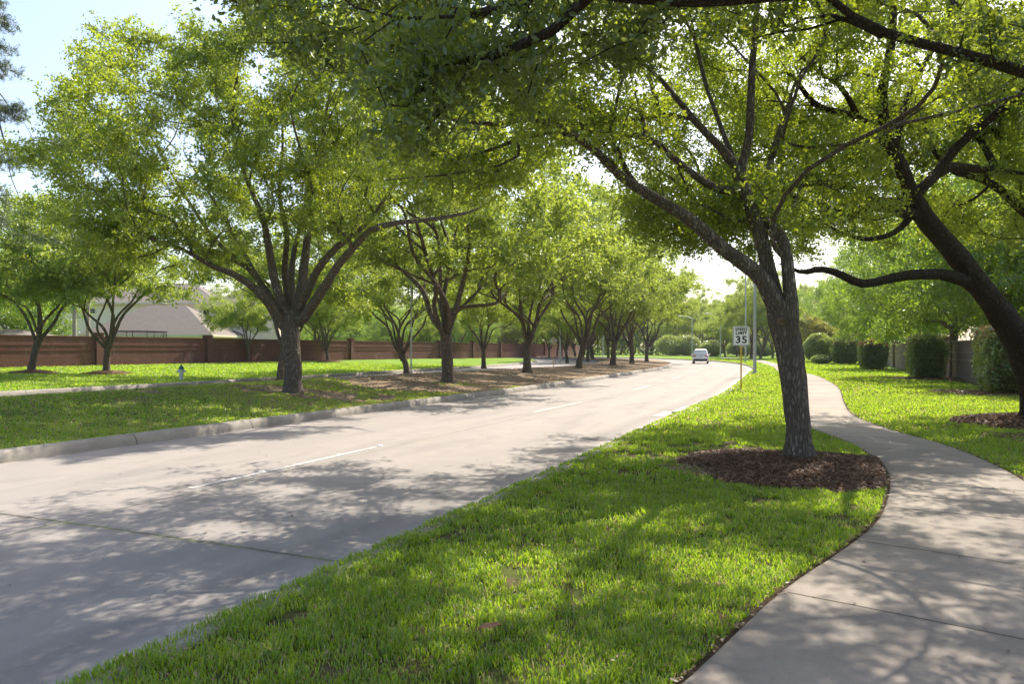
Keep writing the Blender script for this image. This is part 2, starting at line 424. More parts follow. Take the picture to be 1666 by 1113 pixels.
JOFF = -sdist((-1.42, 6.2), RK, RS)[1][0]
WOFF = -sdist((1.85, 4.95), PATH, PS)[1][0]
M['road'] = concrete("road_concrete", (.30, .272, .255), 'road')
M['walk'] = concrete("walk_concrete", (.32, .28, .245), 'walk')
M['kerb'] = concrete("kerb_concrete", (.34, .31, .275), 'kerb')
M['lawn'] = ground_mat("lawn_ground", 'lawn'); M['median'] = ground_mat("median_ground", 'median'); M['verge'] = ground_mat("verge_ground", 'verge')

def strip(name, poly, nrm, sarr, dfun, zfun, nd, mat, s0=None, s1=None, smooth=True):
    """dfun(t,s) -> offset, zfun(d,s,t) -> height, t in 0..1 over nd columns"""
    m = np.ones(len(poly), bool)
    if s0 is not None: m &= sarr >= s0
    if s1 is not None: m &= sarr <= s1
    p, nn, s = poly[m], nrm[m], sarr[m]; ts = np.linspace(0, 1, nd)
    D = np.array([[dfun(t, a) for t in ts] for a in s], float); Z = np.array([[zfun(D[i, j], s[i], ts[j]) for j in range(nd)] for i in range(len(s))], float)
    X = p[:, None, 0] + nn[:, None, 0] * D; Y = p[:, None, 1] + nn[:, None, 1] * D
    V = np.stack([X, Y, Z], -1).reshape(-1, 3); U = np.stack([D, np.repeat(s[:, None], nd, 1)], -1).reshape(-1, 2)
    i, j = np.meshgrid(np.arange(len(s) - 1), np.arange(nd - 1), indexing='ij'); a = (i * nd + j).ravel()
    F = np.stack([a, a + nd, a + nd + 1, a + 1], 1)
    return tag(mesh_np(name, V, F, mat, smooth=smooth, uv=U), kind='structure')

# ground, roads, verges
gv = []
R = 1500.0
tag(mesh_np("ground", [(-R, -R, -.32), (R, -R, -.32), (R, R, -.32), (-R, R, -.32)], np.array([[0, 1, 2, 3]]), M['lawn'], uv=[(0, 0), (1, 0), (1, 1), (0, 1)]), kind='structure')
strip("road", RK, RN, RS, lambda t, s: -.1 + (wl_(s) + .2) * t, lambda d, s, t: -.15 + .03 * math.sin(math.pi * min(1, max(0, t))), 9, M['road'])
strip("far_road", RK, RN, RS, lambda t, s: MED_R - .1 + (LL_ - MED_R + .2) * t, lambda d, s, t: -.15, 5, M['road'])
def kerb(name, off, flip, s1=None, big=False):
    # rounded profile: road side face, soft top, back
    prof = [(0, -.17), (.012, -.06), (.03, -.015), (.065, .012), (.11, .02), (.17, .018), (.205, .004), (.21, -.05)]
    if big: prof = [(0, -.17), (.02, -.09), (.05, -.02), (.10, .03), (.16, .05), (.24, .045), (.29, .02), (.30, -.05)]
    sg = -1 if flip else 1
    strip(name, RK, RN, RS, lambda t, s: off(s) + sg * prof[int(round(t * 7))][0], lambda d, s, t: prof[int(round(t * 7))][1], 8, M['kerb'], s1=s1)
kerb("kerb", lambda s: 0.0, True)
kerb("median_kerb", lambda s: wl_(s), False, big=True)
kerb("median_back_kerb", lambda s: MED_R, True)
kerb("far_kerb", lambda s: LL_, False, big=True)
strip("median_ground", RK, RN, RS, lambda t, s: wl_(s) + .27 + (MED_R - wl_(s) - .45) * t, lambda d, s, t: float(med_z(d, s)), 12, M['median'])
strip("left_lawn", RK, RN, RS, lambda t, s: LL_ + .27 + 75 * t * t, lambda d, s, t: float(left_z(d)), 16, M['lawn'], s1=196)
S_SPLIT = float(sdist((16.2, 50.5), RK, RS)[1][0])
strip("right_lawn", RK, RN, RS, lambda t, s: -.18 - 70 * t * t, lambda d, s, t: -.006, 16, M['verge'], s1=S_SPLIT)
strip("right_lawn_beyond", RK, RN, RS, lambda t, s: -.18 - 90 * t * t, lambda d, s, t: -.008, 16, M['lawn'], s0=S_SPLIT - 1.6, s1=215)
strip("path_edge_soil", PATH, PN, PS, lambda t, s: -.79 + 1.58 * t, lambda d, s, t: .000, 3, M['soil_dark'])
strip("sidewalk", PATH, PN, PS, lambda t, s: (-.75, -.75, -.735, 0, .735, .75, .75)[int(round(t * 6))], lambda d, s, t: (-.05, .012, .02, .022, .02, .012, -.05)[int(round(t * 6))], 7, M['walk'])

# faded lane dashes
def dash(s0, s1, d):
    ss = np.linspace(s0, s1, 12); V = []; U = []
    for a in ss:
        for e in (-.06, .06):
            x, y = RP(a, d + e); V.append((x, y, -.15 + .03 * math.sin(math.pi * d / 8.4) + .005)); U.append((d + e, a))
    F = np.array([[2 * i, 2 * i + 1, 2 * i + 3, 2 * i + 2] for i in range(11)])
    return tag(mesh_np("lane_marking", V, F, M['lane'], uv=U), kind='structure')
m, n, l, b = new_mat("worn_white_paint"); _, _, noise, ramp, mix, mth, mapping, bump, tc = node_ctx(m)
c = mix(ramp(noise(tc.outputs["Object"], 16, 7, .75), [(.47, 0.0), (.6, 1.0)]), (.31, .29, .27), (.52, .53, .54))
l.new(c, b.inputs["Base Color"]); b.inputs["Roughness"].default_value = .8; M['lane'] = m
LANE_D = 3.95
s_d0 = sdist((-4.0, 9.3), RK, RS)[1][0]
for k in range(9): dash(s_d0 + 12.2 * k, s_d0 + 12.2 * k + 4.3, LANE_D)
GB = "raised round road buttons on the lane line"
for k, s in enumerate((s_d0 + 1.35, s_d0 + 3.2, s_d0 + 4.45)):
    x, y = RP(s, LANE_D + .02)
    o = MB().lathe([(.055, 0), (.052, .009), (.035, .018), (.012, .021)], 14).build("road_button", M['button'], smooth=True, loc=(x, y, -.117))
    tag(o, ("white raised button on the faded lane line, nearest the camera", "white raised button near the middle of the faded lane dash", "white raised button just past the far end of the faded lane dash")[k], "road button", GB)

# ------------------------------------------------------------------ grass and other ground cover
rng = np.random.default_rng(7)
def vnoise(x, y, sc, seed):
    """cheap smooth value noise"""
    r = np.random.default_rng(seed); T = r.random((64, 64)); x = x / sc; y = y / sc
    xi, yi = np.floor(x).astype(int), np.floor(y).astype(int); fx, fy = x - xi, y - yi; fx = fx * fx * (3 - 2 * fx); fy = fy * fy * (3 - 2 * fy)
    g = lambda a, b_: T[a % 64, b_ % 64]
    return (g(xi, yi) * (1 - fx) + g(xi + 1, yi) * fx) * (1 - fy) + (g(xi, yi + 1) * (1 - fx) + g(xi + 1, yi + 1) * fx) * fy

MULCH = [(3.95, 10.2, 1.62, .15), (11.5, 16.0, 1.7, .16)]     # x, y, radius, height
def in_mulch(x, y):
    m = np.zeros(len(x), bool)
    for cx, cy_, r, h in MULCH:
        a = np.arctan2(y - cy_, x - cx); rr = r * (1 + .08 * np.sin(3 * a + 1) + .05 * np.sin(7 * a))
        m |= np.hypot(x - cx, (y - cy_)) < rr
    return m
def blades(x, y, z, h, w, var, rng):
    n = len(x); a = rng.uniform(0, 2 * np.pi, n); lean = rng.uniform(.15, 1.0, n); b_ = rng.uniform(0, 2 * np.pi, n)
    sx, sy = np.cos(a) * w / 2, np.sin(a) * w / 2; lx, ly = np.cos(b_) * lean * h, np.sin(b_) * lean * h
    V = np.empty((n, 5, 3), np.float32)
    V[:, 0] = np.stack([x - sx, y - sy, z - .005], 1); V[:, 1] = np.stack([x + sx, y + sy, z - .005], 1)
    V[:, 2] = np.stack([x + lx * .42 + sx * .85, y + ly * .42 + sy * .85, z + h * .62], 1); V[:, 3] = np.stack([x + lx * .42 - sx * .85, y + ly * .42 - sy * .85, z + h * .62], 1)
    V[:, 4] = np.stack([x + lx, y + ly, z + h * (1.05 - .45 * lean)], 1)
    i = np.arange(n) * 5
    return V.reshape(-1, 3), np.stack([i, i + 1, i + 2, i + 3], 1), np.stack([i + 3, i + 2, i + 4], 1), np.repeat(var, 5)

def grass_field(name, mask, bands, rng, zf, dry=.11, label=None):
    Vs, Qs, Ts, As = [], [], [], []; base = 0
    for (y0, y1, dens, h, w) in bands:
        xm = .74 * y1; n = int(2 * xm * (y1 - y0) * dens)
        x = rng.uniform(-xm, xm, n); y = rng.uniform(y0, y1, n)
        k = np.abs(x) < .735 * y + .6; x, y = x[k], y[k]
        k = mask(x, y); x, y = x[k], y[k]; n = len(x)
        big = vnoise(x, y, .9, 3); sm = vnoise(x, y, .16, 5); tuft = vnoise(x, y, .07, 11)
        k = rng.random(n) < .3 + .9 * sm + .5 * (tuft - .5); x, y, big, sm = x[k], y[k], big[k], sm[k]; n = len(x)
        hh = h * (.45 + .7 * sm + .4 * big) * rng.uniform(.5, 1.35, n)
        var = np.clip(.05 + .45 * big + .35 * vnoise(x, y, .25, 77) + rng.normal(0, .2, n), 0, 1); var[rng.random(n) < dry] = 2.0
        V, Q, T, A = blades(x, y, zf(x, y), hh, w * rng.uniform(.7, 1.3, n), var, rng)
        Vs.append(V); Qs.append(Q + base); Ts.append(T + base); As.append(A); base += len(V)
    o = mesh_np(name, np.vstack(Vs), [np.vstack(Qs), np.vstack(Ts)], M['grass_blade'], attrs={"var": np.concatenate(As)})
    return tag(o, label, "grass", kind='stuff')

def near_mask(x, y):
    p = np.stack([x, y], 1); d, s = sdist(p, RK, RS); e, _ = sdist(p, PATH, PS)
    bare = (d < -.35) & ((vnoise(x, y, .45, 21) * .7 + vnoise(x, y, .1, 22) * .3 + rng.normal(0, .05, len(x))) > .74)
    thin = np.hypot((x - 3.1) / 1.5, (y - 11.9) / 1.4) < 1; bare |= thin & (vnoise(x, y, .25, 9) > .45)
    return (d < -.015) & (d > np.where(y > 70, -26, -10.2)) & (np.abs(e) > .78 + .03 * vnoise(x, y, .08, 4)) & ~in_mulch(x, y) & ~bare
grass_field("grass", near_mask, [(2.6, 5.5, 8200, .048, .0068), (5.5, 9, 4800, .050, .0095), (9, 15, 1900, .052, .015), (15, 26, 700, .055, .026), (26, 46, 170, .06, .055), (46, 75, 45, .06, .11), (75, 130, 12, .07, .22)],
            rng, lambda x, y: np.zeros(len(x)), label="bright green lawn grass between the road, the sidewalk and the brick wall")
def med_mask(x, y):
    p = np.stack([x, y], 1); d, s = sdist(p, RK, RS)
    nn = vnoise(x, y, 2.6, 31) * .6 + vnoise(x, y, .8, 32) * .4
    return (d > wl_(s) + .22) & (d < MED_R - .2) & (nn > .20 + .46 * np.clip((y - 21) / 8, 0, 1))
def med_zf(x, y):
    d, s = sdist(np.stack([x, y], 1), RK, RS); return med_z(d, s)
grass_field("median_grass", med_mask, [(9, 16, 1500, .045, .015), (16, 26, 700, .045, .024), (26, 45, 200, .045, .045)], rng, med_zf, dry=.26,
            label="thin patchy grass with dry spots on the road median")
def left_mask(x, y):
    d, s = sdist(np.stack([x, y], 1), RK, RS); return (d > LL_ + .25) & (d < 48.6)
grass_field("far_lawn_grass", left_mask, [(24, 45, 150, .055, .045), (45, 75, 55, .06, .075)], rng, lambda x, y: left_z(sdist(np.stack([x, y], 1), RK, RS)[0]),
            label="sunny green lawn grass in front of the red brick wall")

def scatter(name, x, y, z, size, mat, rng, label, cat, flat=.35, asp=.42, tall=0.0, var=None):
    n = len(x); c = np.stack([x, y, z], 1); a = rng.normal(0, 1, (n, 3)); a[:, 2] *= flat; a /= np.linalg.norm(a, axis=1)[:, None]
    nn = rng.normal(0, flat, (n, 3)); nn[:, 2] += 1; b_ = np.cross(nn, a); b_ /= np.linalg.norm(b_, axis=1)[:, None]
    nrm = np.cross(a, b_); s = size * rng.uniform(.55, 1.35, n)[:, None]
    V = np.stack([c - a * s / 2, c + b_ * s * asp / 2 + nrm * s * .08, c + a * s / 2 + nrm * s * .05, c - b_ * s * asp / 2 + nrm * s * .08], 1)
    i = np.arange(n) * 4; v = rng.random(n) if var is None else var
    return tag(mesh_np(name, V.reshape(-1, 3), np.vstack([np.stack([i, i + 1, i + 2], 1), np.stack([i, i + 2, i + 3], 1)]), mat, attrs={"var": np.repeat(v, 4)}), label, cat, kind='stuff')

# mulch rings: a mound plus thousands of shreds
def mulch_bed(cx, cy_, r, h, n, size, label, z0=0.0, sx=1.0, seed=1, soil=False, rot=0.0):
    rg = np.random.default_rng(seed); nr, na = 10, 40; V = [(cx, cy_, z0 + h)]
    ca, sa = math.cos(rot), math.sin(rot)
    for i in range(1, nr + 1):
        for k in range(na):
            a = 2 * math.pi * k / na; q = i / nr; rr = r * q * (1 + .08 * math.sin(3 * a + 1) + .05 * math.sin(7 * a)) * 1.03
            zz = z0 + h * (1 - q * q) ** 1.0 + (.012 if i < nr else -.02) + rg.uniform(-.008, .008)
            lx, ly = rr * math.cos(a) * sx, rr * math.sin(a)
            V.append((cx + lx * ca - ly * sa, cy_ + lx * sa + ly * ca, zz))
    V = np.array(V); e_, s_ = sdist(V[:, :2], PATH, PS); m_ = np.abs(e_) < .79
    if m_.any():
        px_ = np.stack([np.interp(s_, PS, PATH[:, i]) for i in (0, 1)], 1); pn_ = np.stack([np.interp(s_, PS, PN[:, i]) for i in (0, 1)], 1); sd_ = sdist((cx, cy_), PATH, PS)[0][0]
        V[m_, :2] = px_[m_] + pn_[m_] * (.79 * np.sign(sd_)); V[m_, 2] = np.minimum(V[m_, 2], z0 + .02)
        b_ = np.sign(e_) != np.sign(sd_); V[b_, :2] = px_[b_] + pn_[b_] * (.79 * np.sign(sd_)); V[b_, 2] = z0 + .02
    F3 = [(0, 1 + k, 1 + (k + 1) % na) for k in range(na)]
    F4 = [(1 + (i - 1) * na + k, 1 + i * na + k, 1 + i * na + (k + 1) % na, 1 + (i - 1) * na + (k + 1) % na) for i in range(1, nr) for k in range(na)]
    o = mesh_np("mulch_bed", V, [np.array(F3), np.array(F4)], M['soil' if soil else 'mulch'], smooth=True); tag(o, label, "mulch", kind='stuff')
    q = np.sqrt(rg.random(n)) * 1.04; a = rg.uniform(0, 2 * np.pi, n); rr = r * q * (1 + .08 * np.sin(3 * a + 1) + .05 * np.sin(7 * a))
    lx, ly = rr * np.cos(a) * sx, rr * np.sin(a)
    z = z0 + h * np.clip(1 - q * q, 0, 1) + .018 + rg.uniform(0, .02, n)
    xx_, yy_ = cx + lx * ca - ly * sa, cy_ + lx * sa + ly * ca
    e_, _s = sdist(np.stack([xx_, yy_], 1), PATH, PS); sd_ = sdist((cx, cy_), PATH, PS)[0][0]; k_ = (np.abs(e_) > .80) & (np.sign(e_) == np.sign(sd_))
    lx, ly, z = lx[k_], ly[k_], z[k_]
    s = scatter("mulch_shreds" if not soil else "dry_leaf_litter", cx + lx * ca - ly * sa, cy_ + lx * sa + ly * ca, z, size, M['mulch_bit' if not soil else 'litter'], rg, label, "mulch", flat=.3, asp=.22 if not soil else .5)
    return o
mulch_bed(3.95, 10.2, 1.6, .15, 18000, .06, "dark brown shredded mulch mound around the near roadside oak", seed=2)
mulch_bed(2.65, 10.1, .6, .02, 500, .05, "bare pale soil patch on the left rim of the near mulch ring", seed=3, soil=True)
mulch_bed(11.6, 16.1, 1.65, .2, 7000, .09, "dark mulch mound under the leaning oak beside the sidewalk", seed=4)
mulch_bed(9.5, 13.6, .7, .012, 900, .06, "thin leaf litter patch beside the sidewalk by the leaning oak", seed=5, soil=True)
mulch_bed(17.3, 27.3, 1.8, .05, 3000, .10, "grey brown leaf litter bed under the nearest hedge", seed=6, soil=True, sx=.8)
mulch_bed(23.2, 40.6, 2.0, .05, 2000, .12, "grey brown litter bed under the dark green hedge", seed=7, soil=True, sx=1.2)

# fallen leaves on the median
n = 70000; y = rng.uniform(11, 75, n); x = rng.uniform(-.7, .5, n) * y
d, s = sdist(np.stack([x, y], 1), RK, RS); k = (d > wl_(s) + .25) & (d < MED_R - .25) & (vnoise(x, y, 2.6, 31) * .6 + vnoise(x, y, .8, 32) * .4 < .50 + .3 * np.clip((y - 22) / 8, 0, 1))
x, y, d, s = x[k], y[k], d[k], s[k]
scatter("leaf_litter", x, y, med_z(d, s) + .012, .08, M['litter'], rng, "brown fallen oak leaves covering the bare parts of the median", "leaf litter", flat=.3, asp=.5)
# thatch and crumbs on the near lawn
n = 9000; y = rng.uniform(2.8, 15, n); x = rng.uniform(-.7, .72, n) * y; k = near_mask(x, y); x, y = x[k], y[k]
scatter("lawn_litter", x, y, rng.uniform(.012, .035, len(x)), .035, M['litter'], rng, "dry leaf crumbs lying in the near lawn", "leaf litter", flat=.5, asp=.4)
n = 1500; s = rng.uniform(2, 26, n); side = rng.choice([-1, 1], n) * (.80 - np.abs(rng.normal(0, .035, n)))
xx = np.interp(s, PS, PATH[:, 0]) + np.interp(s, PS, PN[:, 0]) * side; yy = np.interp(s, PS, PATH[:, 1]) + np.interp(s, PS, PN[:, 1]) * side
scatter("path_edge_litter", xx, yy, np.full(n, .027), .035, M['litter'], rng, "crumbled dry leaves along the sidewalk edge", "leaf litter", flat=.2, asp=.5)

n = 420; s = rng.uniform(2, 40, n); side = rng.uniform(-.72, .72, n)
scatter("path_leaves", np.interp(s, PS, PATH[:, 0]) + np.interp(s, PS, PN[:, 0]) * side, np.interp(s, PS, PATH[:, 1]) + np.interp(s, PS, PN[:, 1]) * side, np.full(n, .028), .028, M['litter'], rng, "small dry oak leaves strewn on the sidewalk", "leaf litter", flat=.2, asp=.45)
n = 900; s = rng.uniform(18, 80, n); dd = np.where(rng.random(n) < .5, np.abs(rng.normal(.06, .12, n)) + .03, wl_(s) - .04 - np.abs(rng.normal(0, .14, n))); k = rng.random(n) < .25; dd[k] = rng.uniform(.3, 8, k.sum())
xx, yy = RP(s, dd); scatter("road_leaves", xx, yy, -.15 + .03 * np.sin(np.pi * np.clip(dd / 8.4, 0, 1)) + .008, .04, M['litter'], rng, "small dry leaves lying on the road and along its gutters", "leaf litter", flat=.2, asp=.45)

# one curled dead leaf
L = empty("fallen_leaf", P(797, 1046, 4.15) * np.array([1, 1, 0]) + np.array([0, 0, .075])); L.rotation_euler = (.25, -.1, .15)
tag(L, "curled brown dead leaf lying on the grass near the bottom edge", "fallen leaf")
V = []; nu, nv = 9, 5
for i in range(nu):
    t = i / (nu - 1); w = .026 * math.sin(math.pi * min(1, t * .94 + .04)) ** .7
    for j in range(nv):
        q = j / (nv - 1) * 2 - 1; V.append(((t - .5) * .13, q * w, .014 * abs(q) ** 1.3 + .012 * math.sin(t * 3.1) + .004 * math.sin(9 * t)))
F = [(i * nv + j, (i + 1) * nv + j, (i + 1) * nv + j + 1, i * nv + j + 1) for i in range(nu - 1) for j in range(nv - 1)]
mesh_np("blade", V, np.array(F), M['dead_leaf'], L, smooth=True)
MB().tube([(-.065, 0, .002), (-.085, .004, .006), (-.1, .01, .004)], [.0018, .0014, .001], 5).build("stalk", M['dead_leaf'], L)

# ------------------------------------------------------------------ trees
def grow(chains, attr, bf=.35, step=.35, seed=0):
    """chains: list of (points, radii or None). Returns node arrays pos, parent, fixed radius, tip flags."""
    pos, par, fix, plen = [], [], [], []
    for ci, (pts, rad) in enumerate(chains):
        p = smooth_poly(pts, .25) if len(pts) > 2 else np.linspace(pts[0], pts[-1], max(2, int(np.linalg.norm(np.subtract(pts[-1], pts[0])) / .25)))
        if rad is not None: rr = np.interp(arclen(p) / arclen(p)[-1], np.linspace(0, 1, len(rad)), rad)
        prev = -1
        if ci:
            A = np.array(pos); prev = int(np.argmin(np.linalg.norm(A - p[0], axis=1)))
        for i, q in enumerate(p):
            if ci and i == 0 and np.linalg.norm(pos[prev] - q) < .12: continue
            pos.append(np.array(q)); par.append(prev); fix.append(rr[i] if rad is not None else 0.0)
            plen.append(0 if prev < 0 else plen[prev] + np.linalg.norm(pos[-1] - pos[prev])); prev = len(pos) - 1
    rg = np.random.default_rng(seed); attr = np.asarray(attr); n = len(attr); alive = np.ones(n, bool); cost = np.full(n, 1e9); best = np.zeros(n, int)
    def upd(i):
        c = np.linalg.norm(attr - pos[i], axis=1) + bf * plen[i]; m = c < cost; cost[m] = c[m]; best[m] = i
    z_min = min(c[0][-1][2] for c in chains[:1]) * .92
    for i in range(len(pos)):
        if pos[i][2] >= z_min: upd(i)
    tips = []
    for _ in range(n):
        j = int(np.argmin(np.where(alive, cost, 1e9))); alive[j] = False; i = int(best[j]); a, b_ = pos[i], attr[j]; L_ = np.linalg.norm(b_ - a)
        m = max(1, int(L_ / step)); prev = i; off = rg.normal(0, .10 * L_, 3); wig = rg.normal(0, .11 * L_, 3); ph = rg.uniform(4, 8)
        # leave along the parent's direction, then bend towards the goal
        g = par[i]; dr = (a - pos[g]) / (np.linalg.norm(a - pos[g]) + 1e-6) if g >= 0 else np.array([0, 0, 1.0])
        ctrl = a + dr * L_ * .35 + off
        for k in range(1, m + 1):
            t = k / m; q = (1 - t) ** 2 * a + 2 * t * (1 - t) * ctrl + t * t * b_ + wig * math.sin(ph * t) * t * (1 - t) * 2 + rg.normal(0, .018, 3)
            pos.append(q); par.append(prev); fix.append(0.0); plen.append(plen[prev] + np.linalg.norm(q - pos[prev])); prev = len(pos) - 1; upd(prev)
        tips.append(prev)
    return np.array(pos), np.array(par), np.array(fix), np.array(tips)

def wood(pos, par, fix, r_trunk, r_tip=.006):
    n = len(pos); cnt = np.zeros(n); ch = [[] for _ in range(n)]
    for i in range(n - 1, -1, -1):
        if not ch[i]: cnt[i] = 1
        if par[i] >= 0: ch[par[i]].append(i); cnt[par[i]] += cnt[i]
    e = math.log(max(cnt[0], 3)) / math.log(r_trunk / r_tip)
    r = r_tip * cnt ** (1 / e); r = np.where(fix > 0, np.maximum(fix, r * .5), r)
    for i in range(n):                                  # bare ends taper off
        if not ch[i] and fix[i] > 0:
            q, w = i, .15
            while q >= 0 and w < 1 and fix[q] > 0 and len(ch[q]) <= 1: r[q] *= w; q = par[q]; w += .22
    for i in range(n):                                  # never thicker than the parent
        if par[i] >= 0 and fix[i] == 0: r[i] = min(r[i], r[par[i]] * (.6 if fix[par[i]] > 0 and ch[par[i]] and any(fix[c_] > 0 for c_ in ch[par[i]]) else .96))
    return r, ch, cnt

def tube_mesh(pos, par, r, ch, cnt, flare=True, rmin=0.0, seed=0, flare_amt=.45):
    rg = np.random.default_rng(seed); V, Q = [], []; base = 0; stack = [(0, -1)]
    while stack:
        st, p0 = stack.pop(); chain = [st]; i = st
        while ch[i]:
            c = sorted(ch[i], key=lambda a: -(r[a] + 1e-5 * cnt[a])); i2 = c[0]
            for o in c[1:]: stack.append((o, i))
            chain.append(i2); i = i2
        P_ = pos[chain]; Rr = r[chain].copy()
        if p0 >= 0: P_ = np.vstack([pos[p0], P_]); Rr = np.concatenate([[min(r[p0], Rr[0] * 1.25)], Rr])
        if len(P_) < 2 or Rr[0] < rmin: continue
        k = 14 if Rr[0] > .13 else 9 if Rr[0] > .05 else 5 if Rr[0] > .018 else 3
        if len(P_) > 3: P_[1:-1] = P_[1:-1] * .5 + .25 * (P_[:-2] + P_[2:]); Rr[1:-1] = Rr[1:-1] * .5 + .25 * (Rr[:-2] + Rr[2:])
        T = np.gradient(P_, axis=0); T /= np.linalg.norm(T, axis=1)[:, None] + 1e-9
        u = np.cross(T[0], [.3, .9, .2]); u /= np.linalg.norm(u) + 1e-9
        ang = np.arange(k) * 2 * np.pi / k; m = len(P_)
        for a in range(m):
            u = u - T[a] * (u @ T[a]); u /= np.linalg.norm(u) + 1e-9; w = np.cross(T[a], u)
            rr = Rr[a] * (1 + (rg.normal(0, .045, k) if k > 5 else 0))
            if flare and p0 < 0:
                hgt = P_[a][2] - pos[0][2]; rr = rr * (1 + (flare_amt + .18 * np.sin(ang * 4 + 1.3) + .1 * np.sin(ang * 3)) * np.exp(-max(hgt, 0) / .16))
            V.append(P_[a] + (np.cos(ang) * rr)[:, None] * u + (np.sin(ang) * rr)[:, None] * w)
        ii, kk = np.meshgrid(np.arange(m - 1), np.arange(k), indexing='ij'); a0 = base + ii * k + kk; b0 = base + ii * k + (kk + 1) % k
        Q.append(np.stack([a0, b0, b0 + k, a0 + k], -1).reshape(-1, 4)); base += m * k
    return np.vstack(V), np.vstack(Q)

def leaf_cloud(centres, per, sig, size, rng, asp=.5, near=False, flatz=.75, red_top=None, spread=None, up=.6):
    nC = len(centres); cv = rng.normal(.5, .2, nC); n = nC * per
    if spread:
        k_ = np.repeat(np.arange(nC), per); sp = k_ * spread + rng.integers(0, spread, n); dr = rng.normal(0, 1, (nC * spread, 3)) * np.array([1, 1, flatz]); dr /= np.linalg.norm(dr, axis=1)[:, None]
        dr *= (sig * rng.uniform(1.0, 2.3, nC * spread))[:, None]; dr[:, 2] -= .1 * sig
        c = centres[k_] + dr[sp] * (rng.random(n) ** .7)[:, None] + rng.normal(0, 1, (n, 3)) * sig * .17
    else: c = np.repeat(centres, per, 0) + rng.normal(0, 1, (n, 3)) * sig * np.array([1, 1, flatz]) * np.repeat(rng.uniform(.6, 1.3, nC), per)[:, None]
    var = np.clip(np.repeat(cv, per) + rng.normal(0, .22, n), 0, 1)
    a = rng.normal(0, 1, (n, 3)); a[:, 2] -= .25; a /= np.linalg.norm(a, axis=1)[:, None]
    nn = rng.normal(0, 1, (n, 3)); nn[:, 2] += up; b_ = np.cross(nn, a); b_ /= np.linalg.norm(b_, axis=1)[:, None] + 1e-9; nm = np.cross(a, b_)
    s = (size * rng.uniform(.5, 1.45, n))[:, None]; w = s * asp / 2
    if near:
        V = np.stack([c - a * s * .5, c - a * s * .2 + b_ * w * .85 + nm * w * .35, c + a * s * .2 + b_ * w + nm * w * .3, c + a * s * .5 - nm * s * .06,
                      c + a * s * .2 - b_ * w + nm * w * .3, c - a * s * .2 - b_ * w * .85 + nm * w * .35], 1)
        i = np.arange(n) * 6; F = np.vstack([np.stack([i, i + 1, i + 2, i + 3], 1), np.stack([i, i + 3, i + 4, i + 5], 1)]); k = 6
    else:
        V = np.stack([c - a * s * .5, c + b_ * w + nm * w * .35, c + a * s * .5, c - b_ * w + nm * w * .35], 1)
        i = np.arange(n) * 4; F = np.vstack([np.stack([i, i + 1, i + 2], 1), np.stack([i, i + 2, i + 3], 1)]); k = 4
    return V.reshape(-1, 3), F, np.repeat(var, k), c

def blobs(cs, n_per, sig, rng, keep=None):
    out = []
    for (c, sc) in cs: out.append(np.asarray(c) + rng.normal(0, 1, (max(1, int(n_per * sc)), 3)) * sig * np.array([1, 1, .55]) * sc ** .5)
    o = np.vstack(out); return o[keep(o)] if keep is not None else o

def build_tree(name, base, chains, attr, r_trunk, leaf, mats, seed=0, rmin=0.0, bf=.35, flare_amt=.45, rk=1.0, gaps=None):
    """all geometry is local to `base`"""
    if gaps:                                            # openings right through the canopy where the sun gets down
        at_ = np.asarray(attr); gx, gy = at_[:, 0] - .432 * at_[:, 2], at_[:, 1] - .719 * at_[:, 2]
        g_ = vnoise(gx + 40, gy + 40, .95, 505) * .65 + vnoise(gx + 40, gy + 40, .45, 506) * .35
        attr = at_[g_ < gaps]
    base = np.array(base, float); ch = [([np.asarray(p, float) - base for p in pts], rad) for pts, rad in chains]
    ch = [(p, None if r is None else [q * rk for q in r]) for p, r in ch]
    pos, par, fix, tips = grow(ch, np.asarray(attr) - base, seed=seed, bf=bf)
    r, kids, cnt = wood(pos, par, fix, r_trunk)
    root = empty(name, base)
    V, Q = tube_mesh(pos, par, r, kids, cnt, seed=seed, rmin=rmin, flare_amt=flare_amt)
    mesh_np("trunk", V, Q, mats[0], root, smooth=True)
    rg = np.random.default_rng(seed + 50)
    # twigs carry leaves at their tips and a little way back
    c = pos[tips]; back = pos[np.maximum(par[tips], 0)]; c = np.vstack([c, (c + back) / 2]) if leaf.get('back', True) else c
    V, F, A, _ = leaf_cloud(c, leaf['per'], leaf['sig'], leaf['size'], rg, leaf.get('asp', .5), leaf.get('near', False), up=leaf.get('up', .6), spread=leaf.get('spread', 6))
    mesh_np("crown", V, F, mats[1], root, attrs={"var": A})
    return root

